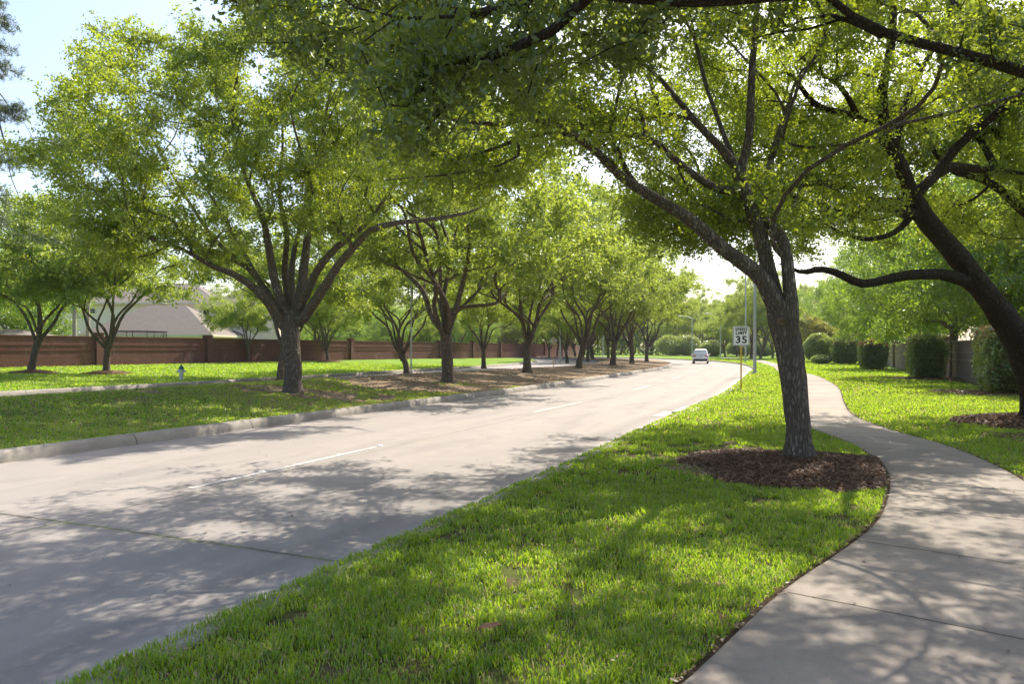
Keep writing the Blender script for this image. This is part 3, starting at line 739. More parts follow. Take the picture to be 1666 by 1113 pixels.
def generic_oak(seed, H=11.0, R=5.6, fork=1.9, r_trunk=.27, leaves=46000, size=.14, nb=95, nl=6, lean=(0, 0), mats=None, bottom=4.0, name="oak_tree"):
    rg = np.random.default_rng(seed); f = np.array([lean[0], lean[1], fork])
    trunk = [np.array([0, 0, -.08]), np.array([lean[0] * .35 + rg.normal(0, .04), lean[1] * .4, fork * .5]), f]
    chains = [(trunk, [r_trunk, r_trunk * .86, r_trunk * .95])]; a0 = rg.uniform(0, 6.28)
    for k in range(nl):
        az = a0 + 2 * math.pi * k / nl + rg.normal(0, .22); inner = (k % 3 == 2); rad = R * (rg.uniform(.28, .45) if inner else rg.uniform(.6, .88)); top = bottom + (H - bottom) * (rg.uniform(.62, .82) if inner else rg.uniform(.25, .55))
        pts = [f - np.array([0, 0, rg.uniform(.05, .5)])]
        for t in (.14, .3, .46, .64, .82, 1.0):
            w = rg.normal(0, .24, 2); rr = rad * t ** 1.05; z = fork + (top - fork) * (1 - (1 - t) ** 1.45)
            pts.append(np.array([f[0] + math.cos(az) * rr + w[0], f[1] + math.sin(az) * rr + w[1], z + rg.normal(0, .2)]))
        rl = r_trunk * rg.uniform(.3, .5); chains.append((pts, [rl * 1.15, rl * .85, rl * .62, rl * .42, rl * .22]))
        for q in (2, 3, 4, 5):
            if rg.random() < .8:
                az2 = az + rg.choice([-1, 1]) * rg.uniform(.5, .9); s_ = pts[q]; e = s_ + np.array([math.cos(az2) * 1.9, math.sin(az2) * 1.9, rg.uniform(.7, 2.0)])
                rb = rl * (.55, .45, .34, .26)[q - 2]; chains.append(([s_, (s_ + e) / 2 + rg.normal(0, .12, 3), e], [rb, rb * .75, rb * .4]))
    cs = []
    while len(cs) < nb:
        p = rg.normal(0, 1, 3); p /= np.linalg.norm(p); q = rg.random() ** .38; x, y, z = p * q
        zc = bottom + (H - bottom) * .42
        pz = zc + z * ((H - zc) if z > 0 else (zc - bottom + .4 * q)); rr = math.hypot(x, y)
        if pz < bottom + 1.3 * (1 - min(1, rr * 1.25)): continue
        cs.append(((f[0] + x * R, f[1] + y * R, pz), rg.uniform(.5, 1.5)))
    att = blobs(cs, 10, .40, rg); per = max(8, int(leaves / (2 * len(att))))
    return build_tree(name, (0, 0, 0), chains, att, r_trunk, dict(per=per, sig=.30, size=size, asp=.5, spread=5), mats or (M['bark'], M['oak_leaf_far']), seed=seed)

def clone(root, loc, rz=0.0, sc=1.0, name=None, parent=None):
    r = root.copy(); COL.objects.link(r); r.location = [float(c) for c in loc]; r.rotation_euler = (0, 0, rz); r.scale = (sc[0], sc[0], sc[1]) if isinstance(sc, tuple) else (sc, sc, sc)
    for c in root.children:
        k = c.copy(); COL.objects.link(k); k.parent = r
        for g in c.children:
            q = g.copy(); COL.objects.link(q); q.parent = k
    return r

def proj(p): return CX + FPX * p[:, 0] / np.maximum(p[:, 1], .1), HY - FPX * (p[:, 2] - EYE) / np.maximum(p[:, 1], .1)
def PL(lst, Y0=None):
    out = []; Y = Y0
    for q in lst:
        if len(q) == 3: Y = q[2]
        out.append([q[0], q[1], q[2] if len(q) == 3 else None])
    ks = [i for i, q in enumerate(out) if q[2] is not None]; ys = np.interp(range(len(out)), ks, [out[i][2] for i in ks])
    return [P(q[0], q[1], y) for q, y in zip(out, ys)]
def ell(n, c, r, rng, p=.4):
    v = rng.normal(0, 1, (n, 3)); v /= np.linalg.norm(v, axis=1)[:, None]; return np.asarray(c) + v * (rng.random(n) ** p)[:, None] * np.asarray(r)

# --- the near oak beside the sidewalk
rg = np.random.default_rng(101); KD = .918
def PN_(l): return PL([(q[0], q[1], q[2] * KD) if len(q) == 3 else q for q in l])
ch = [(PN_([(1301, 750, 11.15), (1300, 715, 11.15), (1297, 670, 11.15), (1291, 615, 11.15), (1284, 560, 11.15), (1275, 520, 11.15), (1266, 492, 11.15)]), [.225, .212, .21, .215, .23, .262, .24]),
      (PN_([(1264, 505, 11.1), (1243, 455), (1208, 426), (1168, 400), (1135, 365, 10.6), (1082, 331), (1042, 309), (1006, 284, 10.1), (972, 246), (940, 222), (903, 198, 9.8), (870, 190), (830, 197), (780, 207, 9.3)]), [.17, .145, .125, .11, .098, .085, .07, .06, .05, .04, .03]),
      (PN_([(1265, 505, 11.2), (1250, 440), (1237, 380), (1219, 330), (1203, 290), (1194, 262, 11.6)]), [.17, .14, .125, .12, .115, .1]),
      (PN_([(1196, 270, 11.6), (1175, 240), (1145, 214), (1110, 170), (1080, 135), (1058, 105, 11.0)]), [.09, .075, .062, .045, .03]),
      (PN_([(1190, 262, 11.6), (1172, 200), (1152, 150), (1136, 85), (1125, 30, 12)]), [.055, .045, .035, .02]),
      (PN_([(1203, 280, 11.6), (1214, 250), (1221, 200), (1222, 140), (1226, 80), (1232, 10), (1236, -70, 11.2)]), [.085, .078, .07, .06, .05, .035]),
      (PN_([(1210, 315, 11.5), (1168, 309), (1130, 285), (1095, 256), (1065, 228), (1050, 217, 11), (1010, 220), (972, 212), (930, 198), (898, 188), (860, 181, 10.4)]), [.085, .07, .06, .052, .045, .035, .025]),
      (PN_([(1052, 217, 11), (1046, 182), (1032, 150), (1020, 100, 10.8)]), [.04, .03, .018]),
      (PN_([(1284, 552, 11.0), (1289, 520), (1285, 470), (1281, 425), (1276, 388, 11.05), (1264, 371), (1245, 361, 11.5), (1238, 340, 12), (1245, 300, 12.6), (1262, 230, 13.4), (1290, 150, 14)]), [.14, .115, .1, .095, .09, .08, .06, .04, .03]),
      (PN_([(1036, 304, 10.3), (1020, 275), (995, 236), (966, 212, 9.9)]), [.04, .03, .018])]
T_LOW = ([500, 600, 700, 800, 870, 905, 1000, 1022, 1050, 1100, 1200, 1265, 1320, 1400, 1560, 1700], [180, 300, 345, 335, 270, 235, 262, 340, 420, 455, 470, 400, 375, 400, 420, 420])
def keep0(p):
    x, y = proj(p); return (y < np.interp(x, *T_LOW)) & (p[:, 2] > 3.3) & ~((x > 1130) & (x < 1300) & (y > 430)) & ((x > 600) | (y < 120))
cs = [(c, rg.uniform(.5, 1.5)) for c in ell(120, (2.8, 10.8, 6.3), (6.1, 5.2, 3.4), rg, .2)]
a1 = blobs([c for c in cs], 10, .36, rg, lambda p: keep0(p) & ~((np.hypot(p[:, 0] - 3.2, p[:, 1] - 10.4) < 3.4) & (p[:, 2] < 6.0) & (p[:, 1] < 11.5)))
a2 = blobs([(P(px, py, Y), 1) for px, py, Y in ((1080, 400, 11.5), (1120, 430, 12.3), (1060, 370, 10.6), (1180, 455, 13), (1140, 350, 12.4), (1100, 300, 12), (1220, 400, 13.4), (1150, 440, 11.8), (1330, 380, 13), (1380, 330, 13.5), (1340, 270, 12.6), (980, 180, 9.5), (700, 260, 9.3), (760, 290, 9.4), (650, 230, 8.8), (820, 270, 9.8))], 15, .42, rg, keep0)
a3 = blobs([(c, rg.uniform(.5, 1.4)) for c in ell(85, (2.6, 13.4, 6.8), (6.4, 3.2, 3.0), rg, .4)], 10, .36, rg, lambda p: keep0(p) & (p[:, 1] > 11.2))
a4 = blobs([(c, rg.uniform(.5, 1.4)) for c in ell(26, (-.6, 10.4, 7.4), (3.6, 3.4, 1.5), rg, .4)], 10, .36, rg, lambda p: keep0(p) & (proj(p)[1] < 120))
a5 = blobs([(P(rg.uniform(1015, 1270), rg.uniform(300, 470), rg.uniform(9.6, 13.2)), 1) for _ in range(36)], 11, .38, rg, keep0)
a6 = blobs([(P(rg.uniform(860, 1060), rg.uniform(120, 255), rg.uniform(9.2, 12)), 1) for _ in range(14)], 10, .36, rg, keep0)
near = build_tree("oak_tree", (4.0, 10.24, 0.0), ch, np.vstack([a1, a2, a3, a4, a5, a6]), .225, dict(per=66, sig=.2, size=.053, asp=.48, near=True), (M['bark'], M['oak_leaf']), seed=11, flare_amt=.3, rk=.78, gaps=.66)
tag(near, "forked oak with pale flaky bark in the mulch ring beside the sidewalk", "tree", "oaks along the right side of the road")
kn = MB(); kn.lathe([(.012, 0), (.03, .008), (.04, .022), (.052, .016), (.06, -.03)], 18, axis='y')
k = kn.build("pruning_scar", M['wood_ring'], near, smooth=True, loc=P(1272, 524, 10.24 - .235) - np.array([4.0, 10.24, 0])); k.rotation_euler = (math.radians(180), 0, 0)

# --- the leaning oak at the right edge
rg = np.random.default_rng(202)
ch = [(PL([(1688, 694, 16), (1684, 645), (1673, 593, 15.9), (1649, 541), (1619, 498, 15.4), (1590, 460), (1560, 420, 15), (1531, 386), (1509, 361), (1491, 335, 14.7), (1479, 306, 14.6)]), [.36, .32, .325, .33, .31, .28, .25, .235, .22, .2, .16]),
      (PL([(1480, 312, 14.6), (1464, 264, 14.5), (1449, 230), (1438, 195), (1434, 150), (1444, 108), (1452, 50), (1453, -30, 14)]), [.17, .13, .115, .1, .09, .07]),
      (PL([(1482, 320, 14.6), (1456, 250), (1427, 216), (1396, 191, 14), (1356, 180), (1324, 170), (1300, 136), (1280, 110), (1260, 88, 13.4)]), [.15, .12, .1, .085, .065, .045, .03]),
      (PL([(1396, 191, 14), (1376, 150), (1350, 126), (1312, 105), (1285, 98, 13.4)]), [.07, .05, .035, .02]),
      (PL([(1500, 350, 14.7), (1466, 346), (1436, 331), (1405, 312), (1370, 300), (1330, 296), (1290, 303, 13.8), (1252, 312), (1212, 318, 13.5)]), [.15, .11, .09, .075, .06, .045, .03]),
      (PL([(1606, 482, 15.4), (1578, 461), (1545, 448), (1492, 446, 14.6), (1440, 455), (1402, 464), (1386, 456, 14.1), (1356, 441), (1326, 437), (1302, 447, 13.7), (1282, 431), (1255, 428, 13.4)]), [.2, .165, .13, .12, .11, .095, .085, .07, .055, .03]),
      (PL([(1484, 350, 14.7), (1466, 371), (1440, 385), (1411, 390), (1380, 382), (1346, 368), (1324, 350, 14)]), [.08, .06, .05, .035, .02]),
      (PL([(1452, 250, 14.5), (1470, 180, 15), (1500, 110, 15.6), (1540, 40, 16), (1560, -40, 16.5)]), [.1, .08, .06, .04])]
def keep1(p):
    x, y = proj(p); return (y < np.interp(x, [1150, 1250, 1320, 1420, 1520, 1600, 1720], [300, 380, 425, 425, 395, 400, 430])) & (p[:, 2] > 3.6)
cs = [(c, rg.uniform(.5, 1.5)) for c in ell(110, (8.6, 15.4, 7.4), (5.4, 5.2, 3.6), rg, .2)]
b2 = blobs([(c, rg.uniform(.5, 1.4)) for c in ell(90, (8.8, 19, 7.2), (6.2, 3.4, 3.8), rg, .5)], 11, .42, rg, lambda p: keep1(p) & (p[:, 1] > 16.5))
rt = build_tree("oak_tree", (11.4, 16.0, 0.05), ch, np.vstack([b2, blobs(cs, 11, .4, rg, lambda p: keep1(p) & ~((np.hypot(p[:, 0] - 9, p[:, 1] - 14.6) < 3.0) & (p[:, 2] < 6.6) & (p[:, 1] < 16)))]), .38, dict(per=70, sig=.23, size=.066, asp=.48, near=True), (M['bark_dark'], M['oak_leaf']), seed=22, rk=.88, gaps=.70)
tag(rt, "dark oak leaning left over the sidewalk from the right edge, low limb nearly level", "tree", "oaks along the right side of the road")

# --- an oak just outside the right edge: one limb reaches in
rg = np.random.default_rng(303)
bx = 15.4; ch = [([(bx, 17.6, -.05), (bx - .1, 17.5, 1.6), (bx - .35, 17.4, 2.9)], [.3, .26, .27]),
      ([(bx - .35, 17.4, 2.8)] + PL([(1760, 425, 17.2), (1712, 380), (1664, 343), (1630, 310), (1596, 289), (1560, 284), (1530, 262), (1512, 230), (1503, 185, 16.6)]), [.2, .16, .14, .12, .105, .09, .075, .05, .03]),
      ([(bx - .3, 17.4, 2.8), (bx + .6, 18, 4.5), (bx + 1, 18.6, 6.5)], [.2, .15, .1]), ([(bx - .3, 17.4, 2.8), (bx - .6, 18.6, 5), (bx - 1.2, 19.8, 7.5)], [.2, .14, .08])]
cs = [(c, rg.uniform(.5, 1.5)) for c in ell(100, (bx - 1.2, 18.2, 7.3), (5.0, 4.2, 3.2), rg)]
def keep2(p):
    x, y = proj(p); return (y < 400) & (p[:, 2] > 4)
ot = build_tree("oak_tree", (bx, 17.6, 0), ch, blobs(cs, 8, .5, rg, keep2), .28, dict(per=42, sig=.3, size=.09, asp=.5), (M['bark_dark'], M['oak_leaf_far']), seed=33)
tag(ot, "oak outside the right edge whose arched limb reaches in above the hedges", "tree", "oaks along the right side of the road")

# --- the oak overhead, trunk out of frame to the right
rg = np.random.default_rng(404)
ch = [([(7.3, 2.6, -.05), (7.2, 2.7, 1.5), (6.9, 2.9, 3.0)], [.34, .3, .31]),
      ([(6.9, 2.9, 2.9), (6.0, 3.7, 3.75), (4.9, 4.4, 4.16), (3.5, 4.9, 4.23), (2.2, 5.05, 4.17), (1.3, 5.1, 4.12), (.6, 5.2, 4.2), (-.5, 5.6, 4.62), (-1.6, 6.1, 4.9), (-2.7, 6.8, 5.0)], [.22, .17, .145, .135, .13, .12, .09, .06, .04, .02]),
      ([(6.9, 2.9, 2.8), (6.3, 5.0, 3.65)] + PL([(1720, 133, 6.6), (1668, 117), (1615, 99), (1560, 85), (1500, 69), (1436, 57), (1385, 25), (1345, -5), (1290, -60, 6.4), (1150, -150, 6.6)]), [.15, .11, .085, .075, .07, .065, .055, .045, .03, .02]),
      (PL([(1436, 57, 6.5), (1400, 40, 6.6), (1350, 15, 6.8), (1310, 25, 7.0), (1275, 50, 7.2), (1250, 60, 7.3)]), [.04, .03, .028, .022, .016]),
      ([(6.9, 2.9, 2.9), (7.4, 4.6, 4.8), (7.6, 6.4, 6.4), (7.2, 8.0, 7.4)], [.2, .15, .1, .06]),
      ([(6.9, 2.9, 2.9), (5.8, 2.6, 4.9), (4.2, 2.9, 6.4), (2.4, 3.6, 7.2)], [.18, .14, .1, .06]),
      ([(3.5, 4.9, 4.23), (2.4, 5.9, 5.2), (1.0, 7.0, 5.9), (-.3, 7.8, 6.2)], [.08, .06, .04, .02]),
      ([(2.2, 5.05, 4.17), (.9, 6.0, 4.7), (-.3, 6.6, 4.65), (-1.3, 6.9, 4.5)], [.05, .04, .03, .018])]
low = ([330, 380, 430, 470, 560, 600, 680, 760, 830, 950, 1040, 1120, 1260, 1400], [5, 45, 95, 120, 150, 215, 265, 215, 175, 150, 95, 35, 15, -5])
cs = []
while len(cs) < 88:
    px, Y = rg.uniform(340, 1120), rg.uniform(5.0, 7.6); lo = np.interp(px, *low); py = lo - 25 - rg.random() ** 1.3 * 480
    q = P(px, py, Y)
    if q[2] < 7.2: cs.append((q, rg.uniform(.5, 1.2)))
a1 = blobs(cs, 7, .28, rg, lambda p: proj(p)[1] < np.interp(proj(p)[0], *low))
cs = [(c, rg.uniform(.6, 1.4)) for c in ell(62, (4.2, 5.6, 6.6), (5.4, 5.2, 2.2), rg, .25)]
a2 = blobs(cs, 9, .36, rg, lambda p: (p[:, 2] > 4.5) & ((proj(p)[1] < -15) | (p[:, 1] < .6)))
a3 = blobs([(P(px, py, 6.6), .8) for px, py in ((1250, 40), (1310, 20), (1640, 60), (1660, 30), (1620, 120), (1560, 40))], 6, .22, rg)
a4 = blobs([(c, rg.uniform(.6, 1.4)) for c in ell(36, (.4, 8.0, 7.2), (3.8, 2.6, 1.2), rg, .4)], 9, .36, rg, lambda p: proj(p)[1] < 40)  # extra foliage added high up to shade the leaves hanging below
a5 = blobs([(c, rg.uniform(.6, 1.4)) for c in ell(44, (6.0, 9.9, 7.3), (3.2, 2.6, 1.1), rg, .4)], 8, .4, rg, lambda p: proj(p)[1] < -10)  # unseen foliage added above the frame to shade the sidewalk
oh = build_tree("oak_tree", (7.3, 2.6, 0), ch, np.vstack([a1, a2, a3, a4, a5]), .32, dict(per=50, sig=.16, size=.054, asp=.45, near=True), (M['bark_dark'], M['oak_leaf_shaded']), seed=44, rk=.84, gaps=.66)
tag(oh, "overhanging oak with dark leaves at the top and a thick limb along the upper edge", "tree", "oaks along the right side of the road")

# --- the big oak on the median
rg = np.random.default_rng(505); YB = 23.3
ch = [(PL([(477, 643, YB), (477, 610, YB), (475, 570, YB), (472, 535, YB), (472, 512, YB)]), [.32, .285, .28, .31, .30]),
      (PL([(464, 535, YB), (440, 497), (414, 469), (380, 446, 22), (345, 433), (310, 412, 21.3), (280, 398), (245, 390, 20.8)]), [.2, .17, .14, .115, .09, .07, .05, .03]),
      (PL([(458, 515, YB), (430, 470, 23.9), (404, 436), (370, 420, 24.6), (335, 405), (300, 398, 25)]), [.16, .13, .1, .08, .05, .03]),
      (PL([(465, 512, YB), (448, 462), (437, 402, 23), (426, 350), (400, 290), (380, 220, 22)]), [.18, .14, .12, .09, .06, .03]),
      (PL([(471, 508, YB), (463, 442, 24), (467, 380), (455, 320), (460, 230, 24), (455, 140, 24)]), [.13, .11, .09, .06, .04, .02]),
      (PL([(481, 510, YB), (492, 460, 23.6), (498, 402), (508, 340, 24), (522, 270), (530, 190, 24), (545, 100, 24)]), [.18, .15, .12, .09, .07, .04, .02]),
      (PL([(484, 507, YB), (515, 442, 22.8), (548, 402, 22.4), (590, 370), (618, 335), (650, 285), (680, 220, 22)]), [.17, .14, .11, .09, .06, .04, .02]),
      (PL([(488, 525, YB), (520, 480, 22.6), (550, 432, 22), (580, 397, 21.6), (606, 373), (650, 362, 21), (700, 357), (740, 350), (775, 341, 20.5), (810, 318, 20)]), [.2, .165, .14, .12, .1, .08, .065, .05, .03]),
      (PL([(478, 505, YB), (474, 452, 25), (480, 402, 26.4), (500, 330, 28), (520, 260, 29)]), [.15, .12, .09, .06, .03]),
      (PL([(430, 470, 23.9), (390, 400, 25), (350, 330, 26), (300, 250, 26)]), [.09, .07, .05, .02]),
      (PL([(404, 436, 24.2), (350, 390, 24), (290, 300, 24), (250, 230, 24), (215, 170, 24)]), [.08, .07, .05, .035, .02])]
def keep4(p):
    x, y = proj(p); return (y < np.interp(x, [40, 90, 160, 300, 400, 450, 520, 600, 700, 860], [330, 400, 440, 455, 425, 400, 380, 375, 352, 325])) & ~((x - 425) ** 2 / 900 + (y - 105) ** 2 / 2000 < 1) & ~((x - 312) ** 2 / 500 + (y - 238) ** 2 / 500 < 1) \
        & (y > np.interp(x, [30, 60, 120, 160, 330], [230, 160, 70, 0, -60]))
cs = [(c, rg.uniform(.5, 1.6)) for c in ell(200, (-7.6, 23.3, 8.3), (7.5, 5.8, 5.2), rg, .34)]
big = build_tree("oak_tree", (-6.9, 23.3, .2), ch, blobs(cs, 11, .46, rg, keep4), .33, dict(per=78, sig=.26, size=.088, asp=.5), (M['bark'], M['oak_leaf']), seed=55, rk=.92)
GM = "oaks standing in a double row on the median"
tag(big, "largest oak on the median, thick trunk splitting into many heavy limbs, first from the left", "tree", GM)

# --- generic oaks, built once each and copied
protos = [generic_oak(61, 12.4, 6.3, 1.7, .23, nl=8, bottom=3.7, nb=112, leaves=76000), generic_oak(62, 11.0, 5.8, 1.8, .21, nl=7, lean=(.3, 0), leaves=66000, bottom=3.6), generic_oak(63, 12.8, 6.4, 2.1, .25, nl=9, bottom=3.7, nb=112, leaves=80000, lean=(-.15, .2)),
          generic_oak(64, 9.6, 5.3, 1.75, .19, nl=6, lean=(-.35, .1), bottom=3.2, leaves=56000), generic_oak(65, 11.8, 5.9, 1.4, .22, nl=8, bottom=3.7, nb=112, lean=(.35, .25), leaves=72000)]
fresh = [generic_oak(66, 11.5, 5.5, 2.6, .22, nl=6, mats=(M['bark_pale'], M['fresh_leaf']), bottom=1.5, leaves=72000, nb=170, name="leafy_tree"),
         generic_oak(67, 10.0, 5.0, 2.2, .2, nl=5, mats=(M['bark_pale'], M['fresh_leaf']), bottom=1.2, leaves=72000, nb=170, name="leafy_tree")]
redp = generic_oak(68, 6.2, 3.0, 1.6, .14, nl=5, mats=(M['bark_pale'], M['red_leaf']), bottom=2.2, leaves=20000, size=.2, nb=50, name="red_tipped_tree")
used = set()
def put(proto, x, y, rz, sc, label, cat="tree", group=None, dz=0.0):
    z = gz(x, y) + dz
    if proto.name in used: r = clone(proto, (x, y, z), rz, sc)
    else:
        r = proto; used.add(proto.name); r.location = (x, y, z); r.rotation_euler = (0, 0, rz); r.scale = (sc[0], sc[0], sc[1]) if isinstance(sc, tuple) else (sc,) * 3
    for k_ in ("label", "group"):
        if k_ in r: del r[k_]
    return tag(r, label, cat, group)
def at(px, py):
    Y = 1200 * 1.65 / (py - HY)
    for _ in range(12): Y = .5 * Y + .5 * 1200 * (1.65 - gz((px - CX) / FPX * Y, Y)) / (py - HY)
    return (px - CX) / FPX * Y, Y
ORD = ["first", "second", "third", "fourth", "fifth", "sixth", "seventh", "eighth", "ninth", "tenth", "eleventh", "twelfth", "thirteenth", "fourteenth", "fifteenth", "sixteenth"]
rg = np.random.default_rng(9)
rowA = [(730, 622, 2, 1.0, 2.1), (858, 606.5, 0, 1.0, 0.4), (941, 599, 4, 1.0, 5.0), (997, 594.5, 2, .95, 3.3), (1028, 591.5, 0, 1.0, 4.4), (1052, 588.5, 1, 1.02, 1.2)]
DESC = ["splitting low into two spreading limbs", "with a wide open vase of limbs", "with dark trunk beside the bend of the kerb", "with straight pale trunk", "with short trunk on the brown litter", "with crown nearly touching the road"]
sA = []
for k, (px, py, v, sc, rz) in enumerate(rowA):
    x, y = at(px, py); sA.append(sdist((x, y), RK, RS)[1][0])
    put(protos[v], x, y, rz, (sc * 1.1, sc * (1.03 if k < 2 else 1.14)), f"oak {DESC[k]}, {ORD[k + 1]} in the front median row", group=GM)
s = sA[-1]
for k in range(9):
    s += 10.5 + rg.uniform(-1, 1); x, y = RP(s, 12.4 + rg.uniform(-.8, .8))
    put(protos[(k * 2 + 1) % 5], x, y, rg.uniform(0, 6.28), (rg.uniform(.95, 1.08), 1.15), f"small distant oak, {ORD[k + 7]} from the camera in the front median row", group=GM)
rowB = [(456, 620, 1, .95, 0.9), (663, 608, 4, .98, 2.2), (787, 600, 3, 1.05, 5.1), (923, 591, 3, 1.0, 1.1), (956, 588.6, 0, .95, 2.4)]
DB = ["grey oak right behind the largest median oak", "slender oak left of the twin limbed median oak", "oak with mossy grey trunk against the far roadway", "leaning thin oak in front of the diamond sign", "oak in shade right of the diamond sign"]
for k, (px, py, v, sc, rz) in enumerate(rowB):
    x, y = at(px, py); s = sdist((x, y), RK, RS)[1][0]
    put(protos[v], x, y, rz, (sc * 1.1, sc * 1.05), f"{DB[k]}, {ORD[k]} in the rear median row", group=GM)
for k in range(9):
    s += 10.8 + rg.uniform(-1, 1); x, y = RP(s, 15.6 + rg.uniform(-.4, .4))
    put(protos[(k * 3 + 2) % 5], x, y, rg.uniform(0, 6.28), rg.uniform(.9, 1.02), f"small distant oak, {ORD[k + 5]} in the rear median row", group=GM)
GL = "oaks on the far lawn in front of the red brick wall"
rowC = [(50, 607, 3, 1.12, 3.6), (173, 608, 1, 1.0, 5.6), (404, 589.5, 3, .85, 2.0), (511, 586, 1, .95, .3), (534, 588.5, 4, .9, 1.7), (700, 581.5, 3, .95, .8), (749, 583, 1, .9, 4.1), (817, 580, 0, .85, 2.9)]
DC = ["crooked oak at the left edge in front of the brick wall", "small oak in a mulch ring in front of the house and trampoline", "round shady oak by the wall left of the largest median oak", "dark oak by the wall behind the largest median oak",
      "oak by the wall just right of the largest median oak", "low oak by the wall right of the slender median oak", "dark oak by the wall behind the twin limbed median oak", "little oak in front of the pink lit end of the brick wall"]
for k, (px, py, v, sc, rz) in enumerate(rowC):
    x, y = at(px, py); s = sdist((x, y), RK, RS)[1][0]
    put(protos[v], x, y, rz, sc, DC[k], group=GL)
    if k < 5: mulch_bed(x, y, 1.3, .16, 500, .13, ("brown mulch ring round the left edge oak", "brown mulch ring round the oak before the house", "brown mulch ring round the shady oak by the wall", "brown mulch ring round the dark oak by the wall", "brown mulch ring round the oak right of the big one")[k], z0=gz(x, y), seed=60 + k)
for k in range(9):
    s += 9.5; x, y = RP(s, 34 + 9 * ((k * 37) % 5) / 4)
    put(protos[(k * 2) % 5], x, y, rg.uniform(0, 6.28), rg.uniform(.85, 1.0), f"distant oak beyond the diamond sign, {ORD[k]} along the far lawn", group=GL)
# beyond the bend and on the right verge
GF = "oaks on the lawn beyond the bend"
for k, (px, Y, v, sc) in enumerate([(1180, 150, 3, 1.05), (1199, 160, 1, 1.05), (1222, 128, 2, (1.1, 1.2)), (1237, 120, 4, (1.05, 1.25)), (1257, 132, 0, .9), (1140, 190, 1, 1.3), (1100, 200, 2, 1.3), (1215, 175, 0, 1.3), (1160, 215, 2, 1.5)]):
    lab = ["little oak left of the speed sign beyond the bend", "oak right behind the speed limit sign", "dark double oak right of the speed sign beyond the bend", "oak between the tall light pole and the near trunk",
           "spreading oak just left of the near trunk beyond the bend", "oak far behind the white car", "oak far left of the white car beyond the bend", "tall oak in the distance above the speed sign", "tallest distant oak above the white car"][k]
    put(protos[v], (px - CX) / FPX * Y, Y, rg.uniform(0, 6.28), sc, lab, group=GF)
# trees behind the right hand wall
GR = "leafy trees behind the right brick wall"
for k, (px, Y, v, sc) in enumerate([(1552, 42, 0, (1.05, 1.1)), (1715, 33, 1, (1.15, 1.35)), (1650, 50, 1, (1.2, 1.6)), (1478, 62, 1, (1.1, 1.45)), (1510, 84, 0, (1.2, 1.6)), (1425, 84, 0, (1.1, 1.25)), (1385, 112, 1, (1.2, 1.4)), (1345, 135, 0, (1.2, 1.3)), (1305, 155, 1, (1.2, 1.2)), (1600, 68, 0, (1.3, 1.7)), (1820, 44, 0, (1.2, 1.4)), (1900, 28, 0, 1.1)]):
    lab = ["light green tree with pale forked trunk standing behind the wall", "leafy tree behind the nearest hedge at the right edge", "tall leafy tree behind the wall and the leaning oak", "bright tree behind the yellow green hedge", "leafy tree rising behind the dark hedge",
           "fresh green tree behind the small dark hedge", "leafy tree behind the round shrub", "distant leafy tree right of the near trunk", "farthest leafy tree right of the near trunk", "tall tree filling the background above the dark hedge", "tree at the right edge behind the wall", "tree outside the right edge behind the wall"][k]
    put(fresh[v], (px - CX) / FPX * Y, Y, rg.uniform(0, 6.28), sc, lab, group=GR)
put(redp, (1322 - CX) / FPX * 96, 96, 1.0, .95, "tree with reddish leaf tips just right of the near trunk", "tree")
put(redp, (1390 - CX) / FPX * 100, 100, 2.0, 1.0, "small reddish tree above the far hedges at right", "tree")
# trees behind the left wall and far woods
GB_ = "trees behind the red brick wall"
for k, (px, Y, v, sc) in enumerate([(25, 78, 1, 1.35), (-60, 66, 0, 1.4), (310, 112, 0, .95), (480, 100, 0, .62), (575, 112, 1, .6), (630, 118, 0, .8), (690, 135, 1, 1.1), (770, 150, 0, 1.1), (840, 175, 1, 1.2), (110, 112, 0, 1.5)]):
    lab = ["light green tree behind the wall at the left edge", "tree outside the left edge behind the wall", "tree rising behind the house roof", "low tree behind the wall right of the house", "dense round tree behind the wall right of the big oak", "dark bushy tree behind the wall near the light pole",
           "tree behind the wall between the median oaks", "far tree behind the pink part of the wall", "farthest tree behind the wall end", "tree behind the left end of the house"][k]
    put(fresh[v], (px - CX) / FPX * Y, Y, rg.uniform(0, 6.28), sc, lab, group=GB_, dz=-.3)
GW = "distant oaks closing the view"
for k, (px, Y) in enumerate([(860, 215), (910, 235), (960, 220), (1010, 240), (1060, 235), (1110, 250), (1160, 245), (1210, 235), (1255, 225), (1290, 205), (1330, 190), (700, 190), (790, 210), (600, 180)]):
    put(protos[(k * 3) % 5], (px - CX) / FPX * Y, Y, rg.uniform(0, 6.28), 1.6, "distant oak among the trees that close the view", group=GW)

rg = np.random.default_rng(808); n = 60000; px = rg.uniform(350, 1520, n); Y = rg.uniform(225, 262, n); xx = (px - CX) / FPX * Y
top = 10.5 + 3.5 * vnoise(xx + 400, Y, 14, 41) + 2 * vnoise(xx + 400, Y, 4, 42); zz = rg.random(n) ** .8 * top
V, F, A, _ = leaf_cloud(np.stack([xx, Y, zz - .1], 1), 1, .3, 1.15, rg, .6)
tag(mesh_np("distant_woods", V, F, M['oak_leaf_far'], attrs={"var": A}), "far-off mass of trees closing the view behind the bend", "woods", kind='stuff')

